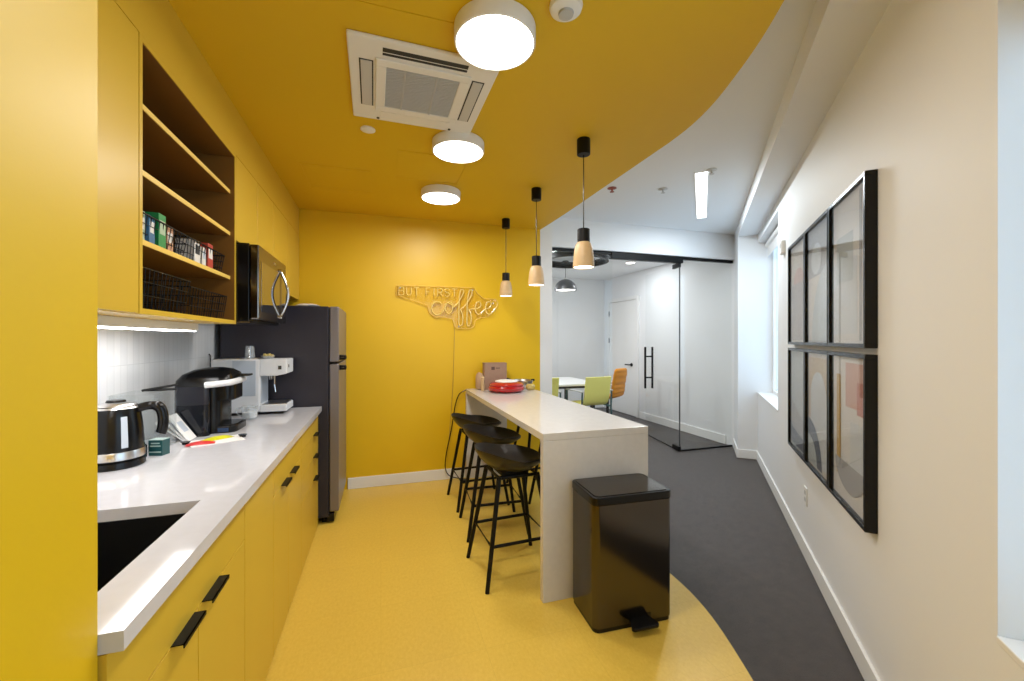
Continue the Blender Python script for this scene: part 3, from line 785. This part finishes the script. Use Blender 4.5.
# ------------------------------------------------------------------ stools
def make_stool(label):
    r_ = thing('bar_stool', label, 'stool', (0, 0, 0), 0, 'black bar stools')
    # seat shell: local -x carries the low back lip
    N, K = 40, 9; top = []; bot = []
    b_ = bmesh.new()
    for k in range(K+1):
        q = k/K; rt = []; rb = []
        for i in range(N):
            th = 2*PI*i/N; c, s = math.cos(th), math.sin(th)
            back = max(0, -c)
            rx = .215 + .015*back; ry = .222*(1 - .10*max(0, c))
            x = rx*c*q*(1 - 0.0*q); y = ry*s*q
            rim = .022 + .080*back**1.3 + .036*abs(s)
            z = .655 + rim*q**2.6
            rt.append(b_.verts.new((x, y, z)))
            th_ = .018 + .022*(1-q**2)
            rb.append(b_.verts.new((x*.985, y*.985, .655 + rim*max(0, q)**3.4 - th_)))
        top.append(rt); bot.append(rb)
    for L, fl in ((top, 1), (bot, -1)):
        for a_, c_ in zip(L[:-1], L[1:]):
            for i in range(N):
                f = (a_[i], a_[(i+1) % N], c_[(i+1) % N], c_[i])
                try: b_.faces.new(f[::fl])
                except ValueError: pass
    for i in range(N): b_.faces.new((top[-1][i], top[-1][(i+1) % N], bot[-1][(i+1) % N], bot[-1][i]))
    bmesh.ops.remove_doubles(b_, verts=b_.verts, dist=1e-5)
    obj('seat', b_, 'seat', r_, smooth=True)
    b_ = bmesh.new()
    tube(b_, [(.12, .12, .604), (-.12, .12, .604), (-.12, -.12, .604), (.12, -.12, .604)], .011, 8, closed=True)
    prism(b_, rrect(-.09, .09, -.09, .09, .03), .600, .628)
    obj('seat_frame', b_, 'blackm', r_, smooth=True)
    foot = {}
    for sx in (-1, 1):
        for sy in (-1, 1):
            b_ = bmesh.new(); tube(b_, [(sx*.122, sy*.122, .612), (sx*.222, sy*.205, .0)], [.0145, .0125], 12)
            obj('leg', b_, 'blackm', r_, smooth=True)
    zf = .235; k = 1 - zf/.612; fx, fy = .122 + .100*k, .122+.083*k
    b_ = bmesh.new(); tube(b_, [(fx, fy, zf), (-fx, fy, zf), (-fx, -fy, zf), (fx, -fy, zf)], .0105, 8, closed=True)
    obj('footrest', b_, 'blackm', r_, smooth=True)
    return r_
st = make_stool('nearest black bar stool on the kitchen side, right beside the bar front panel')
st.location = (.775, 2.455, 0); st.rotation_euler = (0, 0, .06)
dup(st, (.815, 3.04, 0), -.05, 'middle black bar stool on the kitchen side of the bar')
dup(st, (.815, 3.575, 0), .04, 'black bar stool on the kitchen side nearest the yellow wall')
dup(st, (1.43, 3.72, 0), PI+.1, 'black bar stool beneath the bar top on the corridor side, by the wall')
dup(st, (1.43, 3.13, 0), PI-.06, 'black bar stool beneath the bar top on the corridor side, second from the wall')

# ------------------------------------------------------------------ pedal bin
tc_ = thing('pedal_bin', 'tall smoked steel pedal bin standing before the bar front panel', 'bin', (1.200, 1.897, 0), math.radians(-2.5))
b = bmesh.new(); prism(b, rrect(-.217, .217, -.142, .142, .032, 6), .022, .615); obj('body', b, 'cansteel', tc_, smooth=True)
b = bmesh.new(); prism(b, rrect(-.213, .213, -.138, .138, .03, 6), 0, .022); obj('base', b, 'black', tc_, smooth=True)
b = bmesh.new(); prism(b, rrect(-.220, .220, -.145, .145, .034, 6), .617, .655); obj('lid', b, 'black', tc_, smooth=True, bevel=.004)
b = bmesh.new(); prism(b, rrect(-.202, .202, -.127, .127, .026, 6), .6552, .658); obj('lid_plate', b, 'cansteel', tc_, smooth=True)
b = bmesh.new(); prism(b, [(-.02, -.139), (-.055, -.205), (-.045, -.217), (.085, -.217), (.095, -.205), (.075, -.139)], .030, .048)
obj('pedal', b, 'black', tc_, bevel=.005)
bx('pedal_recess', 'black', tc_, -.03, .09, -.1432, -.141, .024, .06)

# ------------------------------------------------------------------ ceiling things
def round_lamp(label, x, y):
    r_ = thing('ceiling_lamp', label, 'ceiling lamp', (x, y, ZY), 0, 'round ceiling lamps')
    b_ = bmesh.new(); lathe(b_, [(.153, -.0005), (.157, -.004), (.157, -.058), (.154, -.062), (.149, -.062), (.149, -.052), (0, -.052), (0, -.0005), (.153, -.0005)], 64); obj('housing', b_, 'plastic', r_, smooth=True)
    b_ = bmesh.new(); lathe(b_, [(.1485, -.060), (.12, -.064), (0, -.065), (0, -.0535), (.1485, -.0535), (.1485, -.060)], 64); obj('diffuser', b_, 'lampe', r_, smooth=True)
    return r_
r0 = round_lamp('largest-looking round white ceiling lamp, nearest of the three', .420, 1.537)
dup(r0, (.449, 2.49, ZY), 0, 'middle round white ceiling lamp beside the air conditioner')
dup(r0, (.462, 3.35, ZY), 0, 'round white ceiling lamp nearest the yellow back wall')
# ceiling cassette
ac = thing('air_conditioner', 'square white ceiling air conditioner cassette with central grille', 'air conditioner', (.180, 2.022, ZY), math.radians(1.0))
b = bmesh.new(); h = .314
def ring(b_, o, i, z0, z1):
    box(b_, -o, o, -o, -i, z0, z1); box(b_, -o, o, i, o, z0, z1); box(b_, -o, -i, -i, i, z0, z1); box(b_, i, o, -i, i, z0, z1)
box(b, -h, h, -h, h, -.018, -.001); obj('panel', b, 'plastic', ac, bevel=.006)
b = bmesh.new(); ring(b, .205, .160, -.026, -.018); obj('grille_frame', b, 'plastic', ac, bevel=.004)
b = bmesh.new(); box(b, -.160, .160, -.160, .160, -.0215, -.018)
for i in range(1, 24):
    y = -.160 + .320*i/24; box(b, -.160, .160, y-.002, y+.002, -.0245, -.0215)
for x in (-.08, .06): box(b, x-.004, x+.004, -.160, .160, -.0255, -.0215)
obj('grille', b, 'acgrille', ac)
for ang in (0, 90, 180, 270):
    b = bmesh.new(); w = .178
    box(b, -w, w, -.272, -.214, -.0188, -.018)
    o = obj('outlet_slot', b, 'slot', ac); o.rotation_euler = (0, 0, math.radians(ang))
    b = bmesh.new()
    if ang == 0: box(b, -w, w, -.226, -.214, -.021, -.018); box(b, -w, w, -.247, -.243, -.020, -.0188)
    elif ang == 180: box(b, -w, w, -.270, -.214, -.022, -.0188)
    else: box(b, -w+.006, w-.006, -.266, -.220, -.022, -.0188)
    obj('louvre', b, 'acflap' if ang in (90, 270) else 'plastic', o, bevel=.001)
for x, y in ((-.19, .29), (.19, .29)):
    b = bmesh.new(); lathe(b, [(0, -.021), (.007, -.021), (.008, -.018), (0, -.018)], 12, (x, y, 0)); obj('screw', b, 'slot', ac)
# smoke detector, speaker disc, sprinklers
sd = thing('smoke_detector', 'white smoke detector on the yellow ceiling right of the nearest lamp', 'detector', (.630, 1.345, ZY))
b = bmesh.new(); lathe(b, [(.058, -.0005), (.060, -.010), (.055, -.024), (.040, -.032), (0, -.035), (0, -.0005), (.058, -.0005)], 36); obj('housing', b, 'plastic', sd, smooth=True)
b = bmesh.new(); lathe(b, [(.028, -.034), (.026, -.042), (0, -.045), (0, -.034)], 24); obj('sensor_cap', b, 'acgrille', sd, smooth=True)
b = bmesh.new(); lathe(b, [(.040, -.0005), (.041, -.006), (.030, -.010), (0, -.011), (0, -.0005), (.04, -.0005)], 30)
tag(obj('sprinkler_cover', b, 'plastic', smooth=True, loc=(-.071, 2.487, ZY)), 'small flat white disc on the yellow ceiling behind the air conditioner', 'sprinkler cover')
def sprinkler(label, x, y, z, m):
    r_ = thing('sprinkler', label, 'sprinkler', (x, y, z))
    b_ = bmesh.new(); lathe(b_, [(.040, -.0005), (.042, -.004), (.020, -.010), (0, -.010), (0, -.0005), (.04, -.0005)], 24); obj('escutcheon', b_, m, r_, smooth=True)
    b_ = bmesh.new(); lathe(b_, [(.008, -.01), (.008, -.032), (.020, -.034), (.020, -.037), (0, -.037), (0, -.01)], 14); obj('deflector', b_, m, r_, smooth=True)
sprinkler('dark red sprinkler head on the white ceiling at the yellow edge', 2.005, 3.30, ZW, 'brass')
sprinkler('pale sprinkler head on the white ceiling left of the linear light', 2.464, 3.181, ZW, 'acflap')
sprinkler('tiny grey sprinkler head on the white ceiling at the near end of the linear light', 2.56, 2.70, ZW, 'acflap')
# linear light
ll = thing('linear_light', 'slim white linear light recessed in the corridor ceiling', 'ceiling light', (2.98, 3.27, ZW), math.atan2(3.775-2.76, 3.446-2.516))
bx('housing', 'plastic', ll, -.70, .70, -.055, .055, -.006, -.0005, .001)
bx('diffuser', 'line', ll, -.69, .69, -.045, .045, -.009, -.006)
# pendants over the bar
def pendant(label, x, y):
    r_ = thing('pendant_lamp', label, 'pendant lamp', (x, y, ZY), 0, 'pendant lamps over the bar')
    b_ = bmesh.new(); lathe(b_, [(0, -.0005), (.039, -.0005), (.040, -.003), (.040, -.090), (.037, -.093), (0, -.093)], 28); obj('canopy', b_, 'blackm', r_, smooth=True)
    b_ = bmesh.new(); tube(b_, [(0, 0, -.09), (0, 0, -.54)], .003, 8); obj('cord', b_, 'black', r_)
    b_ = bmesh.new(); lathe(b_, [(0, -.538), (.034, -.538), (.037, -.541), (.037, -.618), (0, -.618)], 28); obj('socket', b_, 'blackm', r_, smooth=True)
    b_ = bmesh.new(); lathe(b_, [(.038, -.618), (.048, -.632), (.055, -.66), (.060, -.70), (.063, -.74), (.064, -.768), (.060, -.768), (.056, -.70), (.040, -.64), (.030, -.622), (.038, -.618)], 36); obj('shade', b_, 'wood', r_, smooth=True)
    b_ = bmesh.new(); lathe(b_, [(0, -.764), (.059, -.764), (.0588, -.758), (0, -.758)], 28); obj('bulb', b_, 'pende', r_, smooth=True)
    return r_
p0 = pendant('wooden-shaded pendant lamp nearest the corridor end of the bar', 1.158, 2.225)
dup(p0, (1.178, 3.065, ZY), 0, 'middle wooden-shaded pendant lamp over the bar')
dup(p0, (1.186, 3.93, ZY), 0, 'wooden-shaded pendant lamp closest to the yellow wall')

# ------------------------------------------------------------------ sign on the yellow wall
SYP = BY
sg = thing('neon_sign', 'unlit neon sign reading BUT FIRST coffee on clear acrylic on the yellow wall', 'sign', (0, SYP, 0))
outline = [(.14, 1.855), (.14, 1.95), (.60, 1.955), (.92, 1.955), (.95, 1.90), (1.02, 1.845), (1.15, 1.845), (1.175, 1.80), (1.14, 1.72), (1.06, 1.655), (.99, 1.65), (.93, 1.62), (.915, 1.555), (.88, 1.535), (.74, 1.535), (.71, 1.56), (.695, 1.625), (.62, 1.645), (.52, 1.645), (.465, 1.68), (.44, 1.76), (.36, 1.79)]
b = bmesh.new(); prism_axis(b, outline, -.022, -.017, 'y'); obj('backing', b, 'signglass', sg)
b = bmesh.new(); tube(b, [(p[0], -.0195, p[1]) for p in outline], .0035, 6, closed=True); obj('backing_edge', b, 'ycabedge', sg)
LET = {
 'B': [[(0,0),(0,1),(.6,1),(.75,.85),(.75,.65),(.6,.52),(0,.52)], [(.6,.52),(.8,.38),(.8,.15),(.62,0),(0,0)]],
 'U': [[(0,1),(0,.22),(.2,0),(.55,0),(.75,.22),(.75,1)]],
 'T': [[(0,1),(.8,1)], [(.4,1),(.4,0)]],
 'F': [[(.7,1),(0,1),(0,0)], [(0,.52),(.55,.52)]],
 'I': [[(.1,0),(.1,1)]],
 'R': [[(0,0),(0,1),(.55,1),(.75,.85),(.75,.65),(.55,.5),(0,.5)], [(.4,.5),(.78,0)]],
 'S': [[(.72,.85),(.55,1),(.2,1),(.02,.85),(.02,.65),(.2,.53),(.55,.48),(.73,.33),(.73,.15),(.55,0),(.2,0),(.02,.15)]],
}
b = bmesh.new(); x = .165; zt = 1.856; lh = .078; lw = .060
for ch in 'BUT FIRST':
    if ch == ' ':
        obj('block_lettering', b, 'neon', sg, smooth=True); b = bmesh.new(); x += .042; continue
    for stroke in LET[ch]: tube(b, [(x+p[0]*lw, -.030, zt+p[1]*lh) for p in stroke], .0055, 6)
    x += (.042 if ch == 'I' else .073)
obj('block_lettering', b, 'neon', sg, smooth=True)
script = [(.485, 1.745), (.50, 1.79), (.55, 1.80), (.575, 1.775)], [(.575, 1.785), (.53, 1.80), (.49, 1.765), (.485, 1.71), (.515, 1.67), (.56, 1.675), (.60, 1.715), (.625, 1.775), (.66, 1.80), (.69, 1.775), (.685, 1.715), (.655, 1.68), (.625, 1.70), (.615, 1.75), (.64, 1.79), (.70, 1.765), (.75, 1.79)], \
    [(.70, 1.745), (.75, 1.80), (.80, 1.89), (.80, 1.925), (.775, 1.92), (.76, 1.83), (.755, 1.70), (.755, 1.58), (.775, 1.56), (.795, 1.60), (.79, 1.68), (.77, 1.725)], \
    [(.77, 1.725), (.83, 1.78), (.885, 1.88), (.89, 1.925), (.865, 1.92), (.845, 1.83), (.84, 1.70), (.84, 1.58), (.86, 1.56), (.88, 1.60), (.88, 1.68), (.86, 1.725), (.91, 1.735)], \
    [(.91, 1.735), (.965, 1.745), (.985, 1.785), (.965, 1.81), (.935, 1.79), (.925, 1.73), (.945, 1.685), (.985, 1.685), (1.03, 1.735), (1.075, 1.75), (1.095, 1.79), (1.075, 1.815), (1.045, 1.795), (1.035, 1.735), (1.055, 1.69), (1.095, 1.69), (1.14, 1.75)]
b = bmesh.new()
for s in script: tube(b, smooth_path([(p[0], -.031, p[1]) for p in s], 5), .0065, 6)
obj('script_lettering', b, 'neon', sg, smooth=True)
for x, z in ((.18, 1.93), (.90, 1.93), (.76, 1.555), (1.12, 1.80)):
    b = bmesh.new(); tube(b, [(x, 0, z), (x, -.024, z)], .008, 10); obj('standoff', b, 'steel', sg)
b = bmesh.new(); tube(b, smooth_path([(.715, BY-.012, 1.54), (.712, BY-.006, 1.30), (.70, BY-.006, .95), (.675, BY-.006, .60), (.66, BY-.008, .40)], 6), .0035, 6)
tag(obj('sign_cord', b, 'cordy', smooth=True), 'thin yellowish cord running down the yellow wall from the sign', 'cord')
b = bmesh.new(); tube(b, smooth_path([(.826, BY-.03, .90), (.76, BY-.03, .86), (.72, BY-.02, .74), (.68, BY-.02, .50), (.63, BY-.02, .26), (.62, BY-.03, .12), (.66, BY-.05, .045), (.76, BY-.09, .02), (.80, BY-.14, .010)], 6), .005, 6)
box(b, .77, .83, BY-.19, BY-.12, 0.0, .028)
tag(obj('power_cable', b, 'black', smooth=True), 'black power cord looping to the floor behind the last stool', 'cord')

# ------------------------------------------------------------------ pictures on the right wall
art = {}
def pm(name, c): 
    if name not in art: art[name] = mat('print ' + name, c, .7)
    return art[name]
cream = pm('cream', (.66, .62, .56)); grey = pm('grey', (.40, .41, .43)); navy = pm('navy', (.07, .09, .13)); blush = pm('blush', (.62, .42, .37)); sand = pm('sand', (.58, .46, .28)); pale = pm('pale', (.62, .66, .70)); ochre = pm('ochre', (.55, .36, .10)); mist = pm('mist', (.50, .55, .57))
FW, FH, FD = .507, .705, .042
def picture(label, s, z, shapes, ground):
    r_ = thing('framed_print', label, 'picture', W(s, 0, z), RWZ, 'framed prints on the white wall')
    # local: x along wall (towards the camera), y outward -> the room is at -y
    b_ = bmesh.new(); w, h, t = FW/2, FH, .018
    box(b_, -w, w, -FD, -.001, 0, t); box(b_, -w, w, -FD, -.001, h-t, h); box(b_, -w, -w+t, -FD, -.001, t, h-t); box(b_, w-t, w, -FD, -.001, t, h-t)
    obj('frame', b_, 'black', r_, bevel=.0015)
    bx('backing', ground, r_, -w+t, w-t, -.022, -.004, t, h-t)
    for k, (mm, poly) in enumerate(shapes):
        b_ = bmesh.new(); y = -.0225 - .0006*k
        prism_axis(b_, poly, y, y-.0005, 'y'); obj('printed_shape', b_, mm, r_)
    bx('glazing', 'pglass', r_, -w+t, w-t, -.034, -.032, t, h-t)
def arc(cx_, cz_, rx, rz, a0, a1, n=20): return [(cx_+rx*math.cos(math.radians(a0+(a1-a0)*i/n)), cz_+rz*math.sin(math.radians(a0+(a1-a0)*i/n))) for i in range(n+1)]
def rc(x0, x1, z0, z1): return [(x0, z0), (x1, z0), (x1, z1), (x0, z1)]
S0 = 2.04; stp = .514
ss = [S0+FW/2, S0+stp+FW/2, S0+2*stp+FW/2]; zt_, zb_ = 1.385, .655
picture('framed print at the far end of the upper row, grey with a peach arch', ss[0], zt_, [(pm('rose grey', (.47,.43,.42)), rc(-.23, .23, .03, .42)), (blush, arc(0, .42, .15, .10, 0, 180))], cream)
picture('framed print in the middle of the upper row, large pale curve', ss[1], zt_, [(cream, rc(-.23, .23, .03, .40)), (mist, arc(.23, .03, .38, .42, 90, 180) + [(.23, .03)]), (pale, arc(-.05, .50, .11, .09, 0, 360))], grey)
picture('framed print at the near end of the upper row, pale blue blocks', ss[2], zt_, [(pale, rc(-.23, .10, .06, .40)), (mist, rc(-.18, .05, .30, .52)), (grey, rc(.13, .155, .03, .67))], pm('white print', (.70, .70, .70)))
picture('framed print at the far end of the lower row, pale with a dark lower wedge', ss[0], zb_, [(grey, [(-.23, .03), (.23, .03), (.23, .20), (-.23, .34)]), (navy, [(-.23, .03), (.23, .03), (.23, .10), (-.23, .15)])], mist)
picture('framed print in the middle of the lower row, white arch over navy shapes', ss[1], zb_, [(sand, rc(-.23, .23, .30, .66)), (pale, rc(-.18, .16, .05, .42) ), (pale, arc(-.01, .42, .17, .16, 0, 180)), (navy, arc(-.23, .03, .30, .26, 0, 90) + [(-.23, .03)]), (mist, arc(-.23, .03, .20, .16, 0, 90) + [(-.23, .03)])], cream)
picture('framed print at the near end of the lower row, yellow stem with pink and red', ss[2], zb_, [(blush, rc(-.05, .23, .46, .66)), (pm('coral', (.52, .24, .20)), rc(.10, .20, .44, .58)), (ochre, rc(-.18, -.12, .12, .60)), (grey, arc(0, .20, .20, .13, 180, 360)), (pale, rc(.02, .20, .20, .40))], pm('white print', (.70, .70, .70)))
# outlet and wall sensor
ot = thing('wall_outlet', 'white wall outlet plate under the framed prints', 'outlet', W(2.40, 0, .40), RWZ)
bx('plate', 'plastic', ot, -.036, .036, -.007, -.0005, -.058, .058, .003)
for z in (-.022, .022): bx('socket', 'acgrille', ot, -.016, .016, -.0082, -.007, z-.013, z+.013, .001)
tsn = thing('thermostat', 'small white thermostat on the wall beside the far window', 'thermostat', W(1.66, 0, 2.17), RWZ)
bx('housing', 'plastic', tsn, -.04, .04, -.03, -.0005, -.055, .055, .006)
bx('display', 'acgrille', tsn, -.025, .025, -.0312, -.03, 0, .035)

# ------------------------------------------------------------------ meeting room furniture
tbm = thing('meeting_table', 'white meeting table on black legs behind the glass', 'table', (2.60, 6.30, 0))
bx('tabletop', 'tabletop', tbm, -.70, .70, -.58, .58, .705, .735, .004)
for sx in (-1, 1):
    for sy in (-1, 1): bx('leg', 'blackm', tbm, sx*.58-.025, sx*.58+.025, sy*.48-.025, sy*.48+.025, 0, .704, .003)
b = bmesh.new(); box(b, -.58, .58, -.50, -.46, .66, .704); box(b, -.58, .58, .46, .50, .66, .704); obj('apron', b, 'blackm', tbm)
def make_chair(label, m, padded=False):
    r_ = thing('meeting_chair', label, 'chair', (0,0,0), 0, 'meeting room chairs')
    # faces +y, back at -y; sling profile in (y,z)
    prof = smooth_path([(-.27, .87, 0), (-.245, .70, 0), (-.215, .54, 0), (-.15, .45, 0), (.0, .435, 0), (.18, .455, 0), (.23, .44, 0)], 4)
    b_ = bmesh.new(); w = .225; th = .035 if padded else .022
    prev = None; rings = []
    for i, p in enumerate(prof):
        q = prof[min(i+1, len(prof)-1)] - prof[max(i-1, 0)]; q.normalize(); nx, nz = -q.y, q.x
        extra = (.012*abs(math.sin(i*PI/3)) if padded else 0)
        k = th/2 + extra
        rings.append([b_.verts.new(v) for v in ((-w, p.x+nx*k, p.y+nz*k), (w, p.x+nx*k, p.y+nz*k), (w, p.x-nx*k, p.y-nz*k), (-w, p.x-nx*k, p.y-nz*k))])
    for a_, c_ in zip(rings, rings[1:]):
        for i in range(4): b_.faces.new((a_[i], a_[(i+1) % 4], c_[(i+1) % 4], c_[i]))
    b_.faces.new(rings[0][::-1]); b_.faces.new(rings[-1])
    obj('sling_seat', b_, m, r_, smooth=True, bevel=.006)
    for sx in (-1, 1):
        x = sx*.262
        b_ = bmesh.new(); tube(b_, [(x, .22, 0), (x, .20, .40), (x, .19, .645)], .013, 8); obj('leg', b_, 'tealleg', r_, smooth=True)
        b_ = bmesh.new(); tube(b_, [(x, -.26, 0), (x, -.22, .40), (x, -.235, .645)], .013, 8); obj('leg', b_, 'tealleg', r_, smooth=True)
        bx('armrest', 'paper' if padded else 'acflap', r_, x-.02, x+.02, -.25, .21, .645, .667, .006)
        b_ = bmesh.new(); tube(b_, [(x, .20, .42), (x, -.215, .42)], .012, 8); tube(b_, [(x, -.215, .42), (sx*.22, -.19, .42)], .01, 8); obj('side_rail', b_, 'tealleg', r_, smooth=True)
    return r_
c1 = make_chair('lime green meeting chair with its back to the glass door opening', 'lime'); c1.location = (3.02, 5.66, 0); c1.rotation_euler = (0, 0, .12)
dup(c1, (2.22, 5.72, 0), 0, 'lime green meeting chair half hidden behind the white wall end')
def padded_chair(label):
    r_ = thing('meeting_chair', label, 'chair', (0,0,0), 0, 'meeting room chairs')
    prof = smooth_path([(-.26, .93, 0), (-.245, .82, 0), (-.215, .66, 0), (-.20, .54, 0), (-.16, .46, 0), (.0, .445, 0), (.16, .45, 0), (.22, .43, 0)], 6)
    b_ = bmesh.new(); rings = []
    for i, p in enumerate(prof):
        q = prof[min(i+1, len(prof)-1)] - prof[max(i-1, 0)]; q.normalize(); nx, nz = -q.y, q.x
        k = .022 + .013*abs(math.sin(i*PI/4)); w = .215 - .05*max(0, (6-i)/6)**2
        ring_ = []
        for a_ in range(12):
            an = 2*PI*a_/12; cx_ = math.copysign(abs(math.cos(an))**.5, math.cos(an)); sx_ = math.sin(an)
            ring_.append(b_.verts.new((w*cx_, p.x+nx*k*sx_, p.y+nz*k*sx_)))
        rings.append(ring_)
    for a_, c_ in zip(rings, rings[1:]):
        for i in range(12): b_.faces.new((a_[i], a_[(i+1) % 12], c_[(i+1) % 12], c_[i]))
    b_.faces.new(rings[0][::-1]); b_.faces.new(rings[-1])
    obj('padded_shell', b_, 'orange', r_, smooth=True)
    for sx in (-1, 1):
        b_ = bmesh.new(); tube(b_, smooth_path([(sx*.20, -.20, .66), (sx*.25, -.16, .67), (sx*.255, .05, .665), (sx*.25, .14, .60), (sx*.20, .12, .44)], 5), .013, 8)
        obj('armrest', b_, 'paper', r_, smooth=True)
    b_ = bmesh.new(); tube(b_, [(0, 0, .06), (0, 0, .43)], .024, 14); obj('column', b_, 'blackm', r_, smooth=True)
    b_ = bmesh.new()
    for k in range(5):
        a_ = 2*PI*k/5; tube(b_, [(0, 0, .075), (.27*math.cos(a_), .27*math.sin(a_), .05)], [.02, .013], 8)
    obj('star_base', b_, 'blackm', r_, smooth=True)
    for k in range(5):
        a_ = 2*PI*k/5; b_ = bmesh.new(); x_, y_ = .27*math.cos(a_), .27*math.sin(a_)
        tube(b_, [(x_-.012, y_, .0252), (x_+.012, y_, .0252)], .025, 12); obj('caster', b_, 'black', r_)
    return r_
c2 = padded_chair('orange padded meeting chair at the right end of the white table'); c2.location = (3.74, 6.30, 0); c2.rotation_euler = (0, 0, math.radians(28))
# dome pendant over the table
dp = thing('dome_pendant', 'grey dome pendant lamp hanging over the meeting table', 'pendant lamp', (2.78, 5.95, 2.66))
b = bmesh.new(); lathe(b, [(0, -.0005), (.05, -.0005), (.05, -.018), (0, -.02)], 20); obj('canopy', b, 'blackm', dp, smooth=True)
b = bmesh.new(); tube(b, [(0, 0, -.018), (0, 0, -.29)], .004, 8); obj('cord', b, 'blackm', dp)
b = bmesh.new(); lathe(b, [(0, -.285), (.035, -.288), (.10, -.315), (.150, -.365), (.172, -.43), (.175, -.465), (.170, -.465), (.145, -.372), (.09, -.322), (0, -.30)], 40); obj('shade', b, 'greyshade', dp, smooth=True)
b = bmesh.new(); lathe(b, [(0, -.455), (.155, -.455), (.155, -.45), (0, -.45)], 30); obj('diffuser', b, 'down', dp, smooth=True)
b = bmesh.new(); lathe(b, [(0, -.262), (.025, -.265), (.03, -.287), (0, -.287)], 16); obj('cap', b, 'plastic', dp, smooth=True)
# black ring lamp on the meeting room ceiling
rg = thing('ring_lamp', 'large black ring lamp under the meeting room ceiling', 'ring lamp', (2.66, 5.42, 2.66))
b = bmesh.new(); lathe(b, [(.50, -.03), (.50, -.125), (.455, -.125), (.455, -.03), (.50, -.03)], 72); obj('ring', b, 'blackm', rg, smooth=True)
for k in range(3):
    a = 2*PI*k/3+.4; b = bmesh.new(); tube(b, [(.478*math.cos(a), .478*math.sin(a), -.03), (.478*math.cos(a), .478*math.sin(a), -.0005)], .008, 8); obj('mount', b, 'blackm', rg)
dn = thing('downlight', 'small round downlight in the meeting room ceiling behind the glass', 'downlight', (3.83, 5.75, 2.66))
b = bmesh.new(); lathe(b, [(.085, -.0005), (.085, -.006), (.07, -.008), (.07, -.0005), (.085, -.0005)], 30); obj('trim_ring', b, 'plastic', dn, smooth=True)
b = bmesh.new(); lathe(b, [(0, -.006), (.0695, -.006), (.0695, -.001), (0, -.001)], 30); obj('diffuser', b, 'down', dn)

# ------------------------------------------------------------------ light
def area(name, loc, size, power, col, rot=(0,0,0), sizey=None, shape=None, spread=None):
    l = bpy.data.lights.new(name, 'AREA'); l.energy = power; l.color = col; l.size = size
    if sizey: l.shape = 'RECTANGLE'; l.size_y = sizey
    if shape: l.shape = shape
    if spread: l.spread = spread
    o = bpy.data.objects.new(name, l); COL.objects.link(o); o.location = loc; o.rotation_euler = rot
    return o
for x, y in ((.420, 1.537), (.449, 2.49), (.462, 3.35)):
    area('round_lamp_light', (x, y, ZY-.070), .28, 12.5, (1.0, .975, .94), shape='DISK')
area('linear_lamp_light', (2.98, 3.27, ZW-.012), 1.36, 24, (.86, .95, 1.0), (0, 0, math.atan2(1.015, .93)), .085)
area('dome_light', (2.78, 5.95, 2.19), .3, 5, (1.0, .96, .9), shape='DISK')
area('downlight_light', (3.83, 5.75, 2.648), .13, 16, (.93, .97, 1.0), shape='DISK')
for x, y in ((1.9, 6.9), (1.8, 5.2)):  # extra downlights out of view, added to brighten the meeting room
    d_ = dup(dn, (x, y, 2.66), 0, 'downlight'); 
    d_['label'] = {1.9: 'added unseen downlight at the far left of the meeting room', 3.6: 'added unseen downlight at the far right of the meeting room', 1.8: 'added unseen downlight at the near left of the meeting room'}[x]
    area('downlight_light', (x, y, 2.648), .13, 16, (.93, .97, 1.0), shape='DISK')
w = bpy.data.worlds.new('World'); SC.world = w; w.use_nodes = True
nt = w.node_tree; bgn = nt.nodes['Background']
bgn.inputs['Color'].default_value = (.62, .82, 1.0, 1); bgn.inputs['Strength'].default_value = 2.7

# ------------------------------------------------------------------ camera
cam = bpy.data.cameras.new('camera'); co = bpy.data.objects.new('camera', cam); COL.objects.link(co)
cam.sensor_width = 36; cam.sensor_fit = 'HORIZONTAL'; cam.lens = 36*412/1024
cam.clip_start = .02; cam.shift_y = -1.0/1024
th = math.atan((512-381)/412)
co.location = (0, 0, 1.42); co.rotation_euler = (math.radians(90), 0, -th)
SC.camera = co
SC.view_settings.view_transform = 'Standard'; SC.view_settings.look = 'None'
SC.view_settings.gamma = 1.0; SC.view_settings.use_curve_mapping = False
SC.view_settings.exposure = -0.06
SC.cycles.max_bounces = 10; SC.cycles.diffuse_bounces = 6; SC.cycles.transparent_max_bounces = 16
